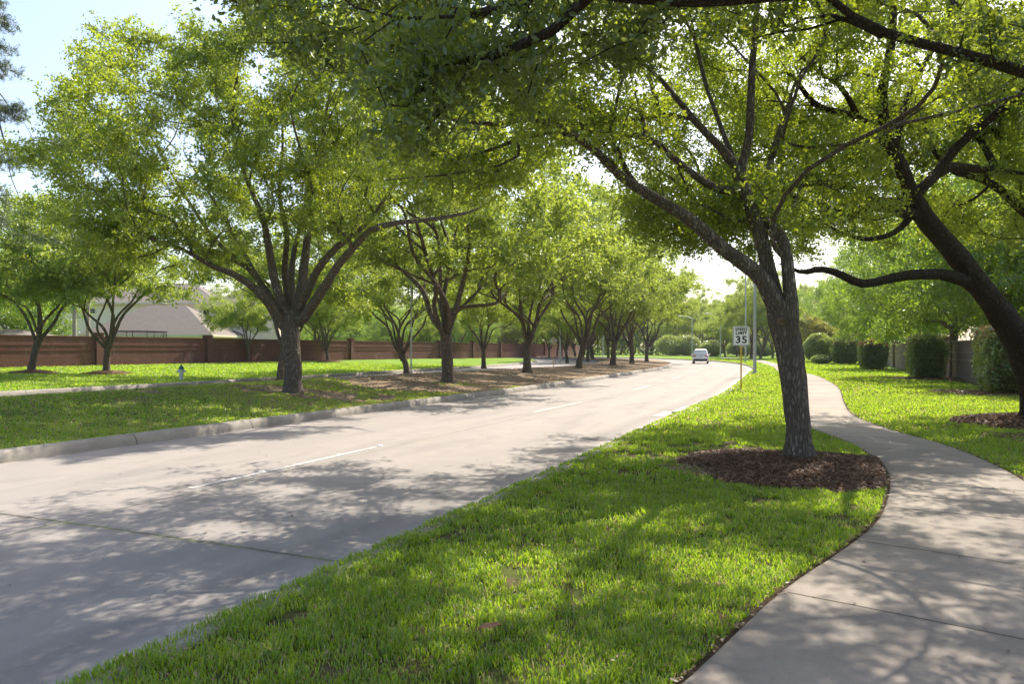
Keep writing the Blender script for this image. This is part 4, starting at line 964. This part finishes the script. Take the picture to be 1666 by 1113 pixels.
# --- pine at the left edge
rg = np.random.default_rng(606); bx, by = -22.2, 30.0
ch = [([(bx, by, 0), (bx + .1, by, 8), (bx, by, 15.5)], [.28, .2, .08])]
att = []
for k in range(44):
    z = rg.uniform(5.5, 15.5); a = rg.uniform(0, 6.28); L_ = (1.2 + 3.2 * (1 - (z - 5) / 11.5)) * rg.uniform(.75, 1.1)
    for q in np.linspace(.35, 1, 6): att.append((bx + math.cos(a) * L_ * q + rg.normal(0, .15), by + math.sin(a) * L_ * q + rg.normal(0, .15), z + .5 * q + rg.normal(0, .12)))
pn = build_tree("pine_tree", (bx, by, 0.3), ch, att, .28, dict(per=110, sig=.22, size=.24, asp=.07), (M['bark'], M['pine_needle']), seed=66, bf=.8)
tag(pn, "pine whose needle tufts poke in at the left edge of the sky", "tree")

# ------------------------------------------------------------------ hedges and shrubs
def shrub(px, Y, w, dpt, h, kind, label, seed, n=14000, size=.085, red=.0, rz=None, name="hedge"):
    """kind 'box' clipped block narrowing to its stems; 'ball' dome"""
    rg = np.random.default_rng(seed); x0 = (px - CX) / FPX * Y; rz = math.radians(-21) if rz is None else rz
    root = empty(name, (x0, Y, gz(x0, Y)), rz)
    if kind == 'box':
        q = rg.uniform(-1, 1, (n, 3)); ax = rg.integers(0, 3, n); sgn = np.where(rg.random(n) < .5, -1, 1); sgn[ax == 2] = np.where(rg.random((ax == 2).sum()) < .85, 1, -1)
        for a in range(3): q[ax == a, a] = sgn[ax == a]
        nrm = np.linalg.norm(q, ord=9, axis=1)[:, None]; q = q / nrm * (1 + rg.normal(-.015, .05, n))[:, None]
        lump = (vnoise(q[:, 0] * 3 + 9, q[:, 2] * 3 + q[:, 1] * 3 + 9, 1.0, seed) - .5) * .34; q *= (1 + lump)[:, None]
        zz = (q[:, 2] + 1) / 2; tap = .78 + .22 * np.clip(zz / .45, 0, 1) ** .7
        c = np.stack([q[:, 0] * dpt / 2 * tap, q[:, 1] * w / 2 * tap, .12 + zz * (h - .12)], 1)
    else:
        v = rg.normal(0, 1, (n, 3)); v /= np.linalg.norm(v, axis=1)[:, None]; v *= (1 - np.abs(rg.normal(0, .07, n)))[:, None]
        lump = (vnoise(v[:, 0] * 3 + 9, v[:, 2] * 3 + v[:, 1] * 3 + 9, 1.0, seed) - .5) * .2; v *= (1 + lump)[:, None]
        c = np.stack([v[:, 0] * dpt / 2, v[:, 1] * w / 2, h / 2 + .05 + v[:, 2] * h / 2], 1)
    V, F, A, cc = leaf_cloud(c, 1, .03, size, rg, .46, near=size < .1, up=.3)
    k = len(A) // n; var = np.clip(vnoise(c[:, 1] * 4 + 20, c[:, 2] * 4 + 20, 1.0, seed + 1) + rg.normal(0, .25, n), 0, 1)
    top = (c[:, 2] > h * .86) & (rg.random(n) < red); var[top] = 2.0; var[rg.random(n) < red * .06] = 2.0
    mesh_np("foliage", V, F, M['hedge_leaf'], root, attrs={"var": np.repeat(var, k)})
    # inner mass of dark leaves that stops see-through, and the stems
    inner = MB(); m_ = 0
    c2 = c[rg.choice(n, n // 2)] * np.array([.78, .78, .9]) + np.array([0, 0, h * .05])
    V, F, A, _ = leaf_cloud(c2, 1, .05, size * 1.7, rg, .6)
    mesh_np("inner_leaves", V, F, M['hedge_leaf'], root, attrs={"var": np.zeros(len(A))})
    for j in range(9):
        a = rg.uniform(0, 6.28); r0 = rg.uniform(.05, .25) * min(w, dpt); e = (math.cos(a) * dpt * .3, math.sin(a) * w * .36, h * .8)
        inner.tube([(math.cos(a) * r0 * .7, math.sin(a) * r0, -.02), (math.cos(a) * r0 * 1.2, math.sin(a) * r0 * 1.5, h * .3), e], [.03, .022, .01], 6)
    inner.build("stems", M['bark_dark'], root, smooth=True)
    return tag(root, label, "hedge" if kind == 'box' else "shrub", "clipped hedges along the right brick wall" if kind == 'box' else None)
shrub(1640, 27.2, 2.3, 1.8, 2.38, 'box', "nearest tall glossy hedge with red tips at the right edge", 71, 17000, .095, red=.3)
shrub(1506, 41, 2.2, 1.7, 2.25, 'box', "dark green square hedge in the shade of the wall", 72, 15000, .10, red=.03)
shrub(1421, 60, 2.5, 2.0, 2.2, 'box', "sunlit yellow green hedge with red top, middle of the row", 73, 12000, .13, red=.45)
shrub(1374, 83, 2.4, 2.6, 2.5, 'box', "small dark hedge beyond the red topped one", 74, 7000, .17, red=.1)
shrub(1333, 90, 3.6, 3.6, 3.5, 'ball', "large rounded dark shrub just right of the near trunk", 75, 9000, .19, name="round_shrub")
shrub(1336, 84, 4.2, 2.2, .9, 'ball', "low spreading light green shrub at the foot of the rounded one", 76, 4000, .17, name="low_shrub")
for k, (px, Y, w, h) in enumerate([(1160, 168, 6, 3.6), (1118, 178, 7, 5), (1092, 178, 8, 5), (1285, 150, 4, 3), (1206, 178, 7, 3.5), (1240, 165, 6, 3.2)]):
    shrub(px, Y, w, w, h, 'ball', ["rounded light shrub right of the white car far off", "dark shrub behind the white car", "dark shrub left of the white car beyond the median", "small shrub seen just left of the near trunk", "far shrub under the speed limit sign", "far shrub between the light poles"][k], 80 + k, 4500, .3, name="far_shrub")

# ------------------------------------------------------------------ brick walls
def wall(name, pts, H, pil, mat, capm, label, zf, rails=True, pw=.62, ph=.22):
    p = np.array(pts, float); s = arclen(p); root = empty(name, (*p[0], zf(*p[0]))); base = np.array([p[0][0], p[0][1], zf(*p[0])])
    def pt(a): return np.array([np.interp(a, s, p[:, 0]), np.interp(a, s, p[:, 1])])
    def box_uv(nm, c, t, L_, W_, z0, z1, m, off=0.0):
        nx = np.array([-t[1], t[0]]); V = []; F = []; U = []
        cs_ = [c + t * sx * L_ / 2 + nx * sy * W_ / 2 for sx, sy in ((-1, -1), (1, -1), (1, 1), (-1, 1))]
        for i in range(4):
            a, b_ = cs_[i], cs_[(i + 1) % 4]; q = len(V); ln = np.linalg.norm(b_ - a)
            V += [(*a, z0), (*b_, z0), (*b_, z1), (*a, z1)]; U += [(off, z0), (off + ln, z0), (off + ln, z1), (off, z1)]; F.append((q, q + 1, q + 2, q + 3))
        q = len(V); V += [(*c_, z1) for c_ in cs_] ; U += [(0, 0), (L_, 0), (L_, W_), (0, W_)]; F.append((q, q + 1, q + 2, q + 3))
        V = np.array(V) - base; return mesh_np(nm, V, np.array(F), m, root, uv=U)
    e = [a for a in pil]
    for i, a in enumerate(e):
        c = pt(a); t = pt(a + .5) - pt(a - .5); t /= np.linalg.norm(t); z = zf(*c)
        pl = box_uv("pillar", c, t, pw, pw, z - .3, z + H + ph, mat, off=a)
        cp = MB().box((*(c - base[:2]), z + H + ph + .045 - base[2]), (pw + .1, pw + .1, .09), math.atan2(t[1], t[0])).build("pillar_cap", capm, root, bevel=.015); cp.parent = pl
        if i + 1 < len(e):
            b_ = e[i + 1]; c0, c1 = pt(a), pt(b_); t2 = (c1 - c0) / np.linalg.norm(c1 - c0); mid = (c0 + c1) / 2; ln = np.linalg.norm(c1 - c0) - pw + .01; z = min(zf(*c0), zf(*c1))
            pn_ = box_uv("wall_panel", mid, t2, ln, .24, z - .3, z + H - .08, mat, off=a)
            cc = MB().box((*(mid - base[:2]), z + H - .035 - base[2]), (ln, .34, .09), math.atan2(t2[1], t2[0])).build("coping", capm, root, bevel=.012); cc.parent = pn_
            if rails:
                for zz in (z + H * .52, z + H * .70):
                    rr = MB().box((*(mid - base[:2]), zz - base[2]), (ln - .02, .30, .07), math.atan2(t2[1], t2[0])).build("brick_band", capm, root); rr.parent = pn_
    return tag(root, label, "wall")
w0 = np.array([-45.2, 27.7]); tdir = np.array([.385, .923])
wp = [w0 + tdir * t for t in np.arange(-16, 150, 4)]; ang = math.atan2(tdir[1], tdir[0]); q = wp[-1]
for k in range(12): ang += math.radians(3.2); q = q + np.array([math.cos(ang), math.sin(ang)]) * 5; wp.append(q)
wall("brick_wall", wp, 2.28, list(np.arange(3.6, 215, 11.3)), M['brick_red'], M['brick_cap'], "long dark red brick wall with pillars behind the far lawn", lambda x, y: .36)
r0 = np.array([21.7, 33.0]); td = np.array([.36, .933]); td /= np.linalg.norm(td)
wall("brick_wall", [r0 + td * t for t in np.arange(-26, 122, 4)], 2.1, [1.5 + 12.1 * k for k in range(12)], M['brick_pink'], M['stone_cap'], "weathered pinkish brick wall with pillars behind the hedges on the right", lambda x, y: 0.0, rails=True)

# ------------------------------------------------------------------ houses behind the left wall
def hip(mb, x0, x1, y0, y1, z, h, ov=.5):
    x0 -= ov; x1 += ov; y0 -= ov; y1 += ov; W_, D_ = x1 - x0, y1 - y0; r = min(W_, D_) / 2
    a, b_ = ((x0 + r, (y0 + y1) / 2, z + h), (x1 - r, (y0 + y1) / 2, z + h)) if W_ >= D_ else (((x0 + x1) / 2, y0 + r, z + h), ((x0 + x1) / 2, y1 - r, z + h))
    vs = [(x0, y0, z), (x1, y0, z), (x1, y1, z), (x0, y1, z), a, b_]
    fs = [(0, 1, 5, 4), (1, 2, 5), (2, 3, 4, 5), (3, 0, 4)] if W_ >= D_ else [(0, 1, 4), (1, 2, 5, 4), (2, 3, 5), (3, 0, 4, 5)]
    mb.add(vs, fs + [(3, 2, 1, 0)])
def X(px, Y): return (px - CX) / FPX * Y
def Z(py, Y): return EYE - (py - HY) / FPX * Y
hy = 93.0
house = empty("house", (X(230, hy), hy, .2)); hb = np.array(house.location)
def hbox(nm, px0, px1, y0, y1, z0, z1, mat, parent, par_uv=True):
    x0, x1 = X(px0, y0), X(px1, y0); mb = MB().box(((x0 + x1) / 2 - hb[0], (y0 + y1) / 2 - hb[1], (z0 + z1) / 2 - hb[2]), (x1 - x0, y1 - y0, z1 - z0))
    return mb.build(nm, mat, parent), x0, x1
M['white_wall'] = plain("painted_white_brick", (.9, .75, .67), .85, var=.08, scale=6, bump=.3)
wl1, a, b_ = hbox("wall", 86, 352, hy, hy + 10, 0, Z(494, hy), M['white_wall'], house)
mb = MB(); hip(mb, a - hb[0], b_ - hb[0], 0, 10, Z(494, hy) - hb[2] + .12, 2.9); mb.build("roof", M['roof'], house)
MB().box(((a + b_) / 2 - hb[0], 5, Z(494, hy) - hb[2]), (b_ - a + 1.06, 11.06, .22)).build("eave", M['fascia'], house)
y2 = 89.0
w2, a, b_ = hbox("wing_wall", 345, 452, y2, y2 + 9, 0, Z(497, y2), M['white_wall'], house)
mb = MB(); hip(mb, a - hb[0], b_ - hb[0], y2 - hy, y2 - hy + 9, Z(497, y2) - hb[2] + .12, 3.0); mb.build("roof", M['roof'], house)
MB().box(((a + b_) / 2 - hb[0], y2 - hy + 4.5, Z(497, y2) - hb[2]), (b_ - a + 1.06, 10.06, .22)).build("eave", M['fascia'], house)
for px, py, ww, hh, Yw in ((302, 511, 1.0, 1.3, hy), (336, 513, .75, 1.5, hy), (359, 517, 1.0, 1.3, y2), (378, 515, .7, 1.5, y2), (402, 514, .9, 1.3, y2), (420, 517, .9, 1.3, y2), (148, 506, 1.1, .5, hy)):
    zc = Z(py, Yw) - hb[2]; xc = X(px, Yw) - hb[0]; yw = Yw - hy
    fr = MB(); t_ = .09
    for sx in (-1, 1): fr.box((xc + sx * (ww / 2 + t_ / 2), yw - .03, zc), (t_, .1, hh + 2 * t_))
    for sz in (-1, 1): fr.box((xc, yw - .03, zc + sz * (hh / 2 + t_ / 2)), (ww, .098, t_))
    fr.box((xc, yw - .035, zc), (ww, .05, .05))
    wn_ = fr.build("window", M['fascia'], house); g = MB().box((xc, yw - .008, zc), (ww, .02, hh)).build("pane", M['glass_dark'], house); g.parent = wn_
yg = 79.0
g_, a, b_ = hbox("garage_wall", 140, 340, yg, yg + 9, 0, Z(546, yg), M['white_wall'], house)
mb = MB(); hip(mb, a - hb[0], b_ - hb[0], yg - hy, yg - hy + 9, Z(546, yg) - hb[2] + .12, 3.4); mb.build("garage_roof", M['roof'], house)
MB().box(((a + b_) / 2 - hb[0], yg - hy + 4.5, Z(546, yg) - hb[2]), (b_ - a + 1.06, 10.06, .24)).build("eave", M['fascia'], house)
MB().tube([(X(231, 92) - hb[0], 2, Z(498, 93) - hb[2] + 1.5), (X(231, 92) - hb[0], 2, Z(480, 93) - hb[2] + .8)], .07, 8).build("roof_vent", M['steel'], house)
tag(house, "white brick house with brown hip roofs seen over the red wall", "house")
sh = empty("shed", (X(5, 66), 66, .3)); MB().box((0, 0, 1.25), (7, 4, 2.5)).build("wall", M['fascia'], sh)
mb = MB(); hip(mb, -3.5, 3.5, -2, 2, 2.5, .6); mb.build("roof", M['roof'], sh); tag(sh, "low outbuilding roof just over the wall at the left edge", "shed")
# trampoline enclosure
ty = 65.0; tr = empty("trampoline", (X(228, ty), ty, .3)); rad = 2.15
ring = lambda z, r: [(rad * math.cos(a) * 1.0, rad * math.sin(a), z) for a in np.linspace(0, 2 * math.pi, 25)]
MB().tube(ring(2.9, 1), .035, 6).build("top_ring", M['net'], tr); MB().tube(ring(.9, 1), .05, 6).build("frame_ring", M['net'], tr)
MB().lathe([(2.0, .86), (2.0, .88)], 24).build("mat", M['net'], tr)
for k in range(8):
    a = k * math.pi / 4 + .2; MB().tube([(rad * math.cos(a), rad * math.sin(a), 0), (rad * 1.03 * math.cos(a), rad * 1.03 * math.sin(a), 1.7), (rad * math.cos(a), rad * math.sin(a), 2.95)], .03, 6).build("pole", M['net'], tr)
mb = MB()
for k in range(72):
    a = k * math.pi / 36; mb.tube([(rad * .98 * math.cos(a), rad * .98 * math.sin(a), .95), (rad * .98 * math.cos(a), rad * .98 * math.sin(a), 2.88)], .008, 3)
for z in np.arange(1.1, 2.9, .16): mb.tube(ring(z, 1), .008, 3)
mb.build("safety_net", M['net'], tr); tag(tr, "trampoline with black safety net showing above the red wall", "trampoline")
# palms
M['palm_trunk'] = plain("palm_trunk", (.36, .29, .23), .95, var=.4, scale=9, bump=1.0)
def palm(px, Y, h, fr, label, L_=1.5, spread=1.0, seed=1, r=.16, rz=0.0):
    rg = np.random.default_rng(seed); t = empty("palm_tree", (X(px, Y), Y, .3), rz)
    if h > .8:
        prof = [(r * 1.25, 0)] + [(r * (1 + .06 * (i % 2)), z) for i, z in enumerate(np.linspace(.25, h * .86, 22))] + [(r * 1.5, h * .93), (r * 1.3, h), (.03, h + .1)]
        MB().lathe(prof, 12).build("trunk", M['palm_trunk'], t, smooth=True)
    for k in range(fr):
        a = 6.28 * k / fr + rg.normal(0, .15); el = rg.uniform(-.3, 1.2) * spread; V = []; F = []; pts = []
        for i in range(7):
            s_ = i / 6; pts.append(np.array([math.cos(a) * L_ * s_ * math.cos(el), math.sin(a) * L_ * s_ * math.cos(el), h + L_ * (s_ * math.sin(el) - .5 * s_ * s_)]))
        side = np.array([-math.sin(a), math.cos(a), 0])
        for i in range(1, 7):
            for sg in (-1, 1):
                for j in range(3):
                    p = pts[i - 1] + (pts[i] - pts[i - 1]) * j / 3; w = .48 * L_ / 1.5 * math.sin(math.pi * (i + j / 3) / 7.4)
                    d_ = (side * sg + (pts[i] - pts[i - 1]) / np.linalg.norm(pts[i] - pts[i - 1]) * .8); b0 = len(V)
                    e = p + d_ * w - np.array([0, 0, .12 * w]); dv = (pts[i] - pts[i - 1]) * .14; V += [p - dv, p + dv, e]; F.append((b0, b0 + 1, b0 + 2))
        mesh_np("frond", V, np.array(F), M['palm_leaf'], t, attrs={"var": np.full(len(V), rg.random())})
    return tag(t, label, "palm tree")
palm(121, 64, 5.2, 12, "slim bare palm trunk in front of the white house, left one", .8, seed=5)
palm(143, 66, 5.9, 12, "slim shaggy palm trunk in front of the white house, right one", .8, seed=6)
palm(89, 62, 1.4, 22, "low fan palm bush poking over the wall at the left corner of the house", 1.7, .9, seed=7)
palm(160, 63, 1.2, 20, "small fan palm bush over the wall left of the trampoline", 1.5, .9, seed=8)

# ------------------------------------------------------------------ street furniture
def lamp_post(x, y, h, label, r=.09, arm=2.2, az=None):
    t = empty("street_lamp", (x, y, gz(x, y)), az if az is not None else math.radians(158))
    MB().lathe([(.17, 0), (.17, .05), (.14, .06), (.14, .1)], 8).build("base_plate", M['steel'], t)
    MB().tube([(0, 0, .08), (0, 0, h * .5), (0, 0, h)], [r, r * .8, r * .6], 12).build("pole", M['steel'], t, smooth=True)
    MB().tube([(0, 0, h - .15), (arm * .4, 0, h + .25), (arm, 0, h + .38)], [.045, .04, .035], 8).build("arm", M['steel'], t, smooth=True)
    MB().lathe([(.03, -.05), (.10, .1), (.12, .35), (.10, .6), (.03, .7)], 12, (arm, 0, h + .36), axis='x').build("lamp_head", M['steel'], t, smooth=True)
    return tag(t, label, "street lamp", "grey steel street lamps")
x, y = at(1228, 608); lamp_post(x, y, 9.2, "nearest grey lamp post on the grass between speed sign and near trunk", .115)
lamp_post(X(1213, 92), 92, 13.5, "tall thin grey lamp post right behind the speed limit sign", .11)
lamp_post(X(1126, 150), 150, 8.0, "far lamp post left of the white car", .14)
lamp_post(X(1172, 138), 138, 8.0, "far lamp post between the white car and the speed sign", .12)
x, y = RP(sdist((X(668, 53), 53), RK, RS)[1][0], LL_ + 1.0); lamp_post(X(669, 52.5), 52.5, 8.5, "grey lamp post beside the slender median oak", .06, az=0)
lamp_post(X(911.5, 96), 96, 8.0, "grey lamp post right of the diamond sign", .12, az=0)
lamp_post(X(981, 150), 150, 7.0, "far lamp post seen between the median trunks", .1, az=0)

# speed limit sign
sx, sy = at(1206, 634); k_ = sy / FPX
sg = empty("speed_limit_sign", (sx, sy, 0)); sg.rotation_euler = (0, 0, math.radians(-4))
W_, H_ = 26.5 * k_, 31.5 * k_; zc = Z(546.5, sy)
MB().box((0, .03, (zc + H_ / 2) / 2), (.055, .035, zc + H_ / 2 - .04)).build("post", M['yellow'], sg, bevel=.006)
def rrect(w, h, r, y, t, n=5):
    pts = []
    for cx_, cz_, a0 in ((w / 2 - r, h / 2 - r, 0), (-w / 2 + r, h / 2 - r, 90), (-w / 2 + r, -h / 2 + r, 180), (w / 2 - r, -h / 2 + r, 270)):
        for i in range(n + 1): a = math.radians(a0 + 90 * i / n); pts.append((cx_ + r * math.cos(a), cz_ + r * math.sin(a)))
    m_ = len(pts); vs = [(p[0], y, p[1]) for p in pts] + [(p[0], y + t, p[1]) for p in pts]
    return vs, [tuple(range(m_))[::-1], tuple(range(m_, 2 * m_))] + [(i, (i + 1) % m_, m_ + (i + 1) % m_, m_ + i) for i in range(m_)]
vs, fs = rrect(W_, H_, .04, -.004, .008); pa = MB().add([(v[0], v[1], v[2] + zc) for v in vs], fs).build("sign_panel", M['white_paint'], sg)
bd = MB()
for ax_ in (-1, 1):
    bd.box((ax_ * (W_ / 2 - .028), -.0065, zc), (.014, .003, H_ - .07)); bd.box((0, -.0065, zc + ax_ * (H_ / 2 - .028)), (W_ - .07, .003, .014))
o = bd.build("sign_border", M['black_paint'], sg); o.parent = pa
def text(body, size, z, parent, sx_=1.0, bold=.0):
    c = bpy.data.curves.new("lettering", 'FONT'); c.body = body; c.size = size; c.align_x = 'CENTER'; c.align_y = 'CENTER'; c.offset = bold; c.extrude = .0008; c.space_character = 1.12
    c.materials.append(M['black_paint']); tmp = bpy.data.objects.new("t", c); COL.objects.link(tmp); bpy.context.view_layer.update()
    me = bpy.data.meshes.new_from_object(tmp.evaluated_get(bpy.context.evaluated_depsgraph_get())); bpy.data.objects.remove(tmp); me.name = "lettering"
    o = bpy.data.objects.new("lettering", me); COL.objects.link(o); o.parent = parent; o.location = (0, -.0075, z); o.rotation_euler = (math.radians(90), 0, 0); o.scale = (sx_, 1, 1); return o
text("SPEED", H_ * .205, zc + H_ * .325, pa, 1.0, .007); text("LIMIT", H_ * .205, zc + H_ * .135, pa, 1.06, .007); text("35", H_ * .50, zc - H_ * .215, pa, 1.15, .011)
tag(sg, "white speed limit 35 sign on a yellow post on the sunny verge", "road sign")
# back of a diamond warning sign
dx, dy = X(900.5, 74), 74.0; dg = empty("warning_sign", (dx, dy, gz(dx, dy)))
MB().box((0, -.04, 1.5), (.07, .05, 3.0)).build("post", M['yellow'], dg)
vs, fs = rrect(.6, .6, .05, -.005, .01); a = math.pi / 4
MB().add([(v[0] * math.cos(a) - v[2] * math.sin(a), v[1] + .0, Z(554.5, dy) - gz(dx, dy) + v[0] * math.sin(a) + v[2] * math.cos(a)) for v in vs], fs).build("sign_panel", M['sign_back'], dg)
tag(dg, "bare back of a diamond shaped warning sign on a yellow post", "road sign")

# fire hydrant
hx, hyy = at(295, 618.5); hd = empty("fire_hydrant", (hx, hyy, gz(hx, hyy)), .2)
MB().lathe([(.15, 0), (.15, .03), (.10, .035), (.10, .05), (.105, .07), (.1, .35), (.105, .5), (.15, .51), (.15, .545), (.11, .55)], 20).build("barrel", M['hyd_white'], hd, smooth=True)
bn = MB().lathe([(.15, .545), (.15, .575), (.125, .585), (.125, .62), (.105, .69), (.06, .74), (.035, .75), (.035, .8), (.0, .8)], 20).build("bonnet", M['hyd_green'], hd, smooth=True)
for sgn in (-1, 1):
    nz_ = MB().lathe([(.055, .09 * sgn), (.055, .17 * sgn), (.068, .172 * sgn), (.068, .215 * sgn), (.02, .22 * sgn), (.02, .245 * sgn)], 12, (0, 0, .44), axis='x').build("nozzle", M['hyd_white'], hd, smooth=True)
MB().lathe([(.07, -.09), (.07, -.17), (.09, -.172), (.09, -.22), (.025, -.225), (.025, -.25)], 14, (0, 0, .42), axis='y').build("pumper_nozzle", M['hyd_white'], hd, smooth=True)
tag(hd, "white fire hydrant with dark green bonnet on the far lawn", "fire hydrant")

# kerb inlet by the near lawn
s_in = sdist(at(1146, 668), RK, RS)[1][0]; ix, iy = RP(s_in, .12); tx = RP(s_in + .5, .12); rot = math.atan2(tx[1] - iy, tx[0] - ix)
dr = empty("storm_drain", (ix, iy, 0), rot)
MB().box((0, -.2, -.035), (1.7, .5, .1)).build("inlet_slab", M['road'], dr, bevel=.02)
MB().box((0, .0, -.115), (1.3, .12, .06)).build("inlet_opening", M['trim_black'], dr)
MB().box((0, .32, -.142), (1.8, .5, .02)).build("apron", M['road'], dr, bevel=.006)
tag(dr, "concrete kerb inlet at the edge of the sunny verge", "storm drain")

# ------------------------------------------------------------------ the white SUV
cxx, cyy = X(1140, 91), 91.0; car = empty("parked_car", (cxx, cyy, -.15)); car.name = "suv_car"
hd_ = math.atan2(*(np.array(RP(sdist((cxx, cyy), RK, RS)[1][0] + 4, 0)) - np.array(RP(sdist((cxx, cyy), RK, RS)[1][0] - 4, 0))))
car.rotation_euler = (0, 0, math.radians(-15))
def loft(secs):
    """secs: list of (y, [(halfwidth, z) bottom to top]) mirrored in x"""
    vs = []; fs = []; m_ = len(secs[0][1]); n_ = 2 * m_
    for y, pr in secs: vs += [(w, y, z) for w, z in pr] + [(-w, y, z) for w, z in reversed(pr)]
    for i in range(len(secs) - 1):
        for k in range(n_): fs.append((i * n_ + k, i * n_ + (k + 1) % n_, (i + 1) * n_ + (k + 1) % n_, (i + 1) * n_ + k))
    fs.append(tuple(range(n_))); fs.append(tuple((len(secs) - 1) * n_ + k for k in range(n_))[::-1]); return vs, fs
B = lambda y, w, zb, zs, zt, wt: (y, [(w * .86, zb), (w * .97, zb + .12), (w, zs - .25), (w * .97, zs), (wt, zt), (wt * .85, zt + .012)])
vs, fs = loft([B(-2.32, .86, .42, .98, 1.0, .80), B(-2.25, .94, .34, 1.05, 1.10, .86), B(-1.9, .965, .30, 1.08, 1.12, .88), B(0, .97, .28, 1.06, 1.10, .88), B(1.2, .97, .28, 1.02, 1.06, .84), B(2.1, .93, .30, .93, .97, .76), B(2.38, .82, .38, .80, .84, .66)])
bd = MB().add(vs, fs).build("body", M['car_paint'], car, smooth=True, bevel=.02)
vs, fs = loft([(y, [(w, 1.06), (w * .98, z0), (wt, z), (wt * .8, z + .05)]) for y, w, z0, wt, z in ((-2.18, .86, 1.12, .80, 1.15), (-1.82, .86, 1.35, .70, 1.66), (-1.5, .87, 1.4, .70, 1.71), (0, .87, 1.4, .70, 1.74), (.5, .86, 1.38, .68, 1.70), (1.35, .84, 1.1, .74, 1.10))])
MB().add(vs, fs).build("cabin", M['car_paint'], car, smooth=True, bevel=.015)
MB().add([(-.68, -2.135, 1.2), (.68, -2.135, 1.2), (.60, -1.87, 1.59), (-.60, -1.87, 1.59), (-.68, -2.155, 1.2), (.68, -2.155, 1.2), (.60, -1.90, 1.60), (-.60, -1.90, 1.60)], [(4, 5, 6, 7), (0, 3, 2, 1), (0, 1, 5, 4), (1, 2, 6, 5), (2, 3, 7, 6), (3, 0, 4, 7)]).build("rear_window", M['glass_dark'], car)
for sgn in (-1, 1):
    MB().add([(sgn * .885, -1.7, 1.14), (sgn * .885, .9, 1.14), (sgn * .735, .35, 1.6), (sgn * .735, -1.5, 1.6), (sgn * .87, -1.7, 1.14), (sgn * .87, .9, 1.14), (sgn * .72, .35, 1.6), (sgn * .72, -1.5, 1.6)], [(0, 1, 2, 3), (7, 6, 5, 4), (0, 4, 5, 1), (1, 5, 6, 2), (2, 6, 7, 3), (3, 7, 4, 0)]).build("side_window", M['glass_dark'], car)
    MB().box((sgn * .70, -2.285, .99), (.42, .12, .15)).build("tail_light", M['tail_red'], car, bevel=.03)
    MB().box((sgn * 1.03, .75, 1.13), (.18, .1, .14)).build("mirror", M['car_paint'], car, bevel=.03)
    MB().tube([(sgn * .66, -1.6, 1.80), (sgn * .66, .2, 1.82)], .02, 6).build("roof_rail", M['trim_black'], car)
    for yy in (-1.45, 1.5):
        wh = MB().lathe([(.27, -.12), (.35, -.115), (.375, -.08), (.375, .08), (.35, .115), (.27, .12)], 24, (sgn * .83, yy, .375), axis='x').build("wheel", M['tyre'], car, smooth=True)
        rm = MB().lathe([(.06, sgn * .14), (.24, sgn * .125), (.27, sgn * .11), (.27, -.05 * sgn)], 20, (sgn * .83, yy, .375), axis='x').build("rim", M['rim'], car); rm.parent = wh
MB().box((0, -2.30, .50), (1.66, .14, .2)).build("bumper", M['trim_black'], car, bevel=.03)
MB().box((0, -2.335, .92), (.34, .02, .16)).build("licence_plate", M['hyd_white'], car)
MB().box((0, -2.30, 1.07), (.9, .05, .03)).build("trim_strip", M['rim'], car)
for sgn in (-1, 1): MB().lathe([(.045, -2.42), (.045, -2.25)], 10, (sgn * .55, 0, .36), axis='y').build("exhaust", M['rim'], car)
tag(car, "white suv driving away on the road at the bend", "car")

# ------------------------------------------------------------------ air
hm = bpy.data.materials.new("haze"); hm.use_nodes = True; hn, hl = hm.node_tree.nodes, hm.node_tree.links
hn.remove(hn["Principled BSDF"]); pv = hn.new("ShaderNodeVolumePrincipled"); pv.inputs["Color"].default_value = (.93, .95, 1, 1); pv.inputs["Density"].default_value = .00016; pv.inputs["Anisotropy"].default_value = .45
hl.new(pv.outputs[0], hn["Material Output"].inputs["Volume"])
tag(MB().box((0, 0, 13.5), (3010, 3010, 30)).build("haze", hm), "faint bright summer haze filling the air over the street", "haze", kind='stuff')
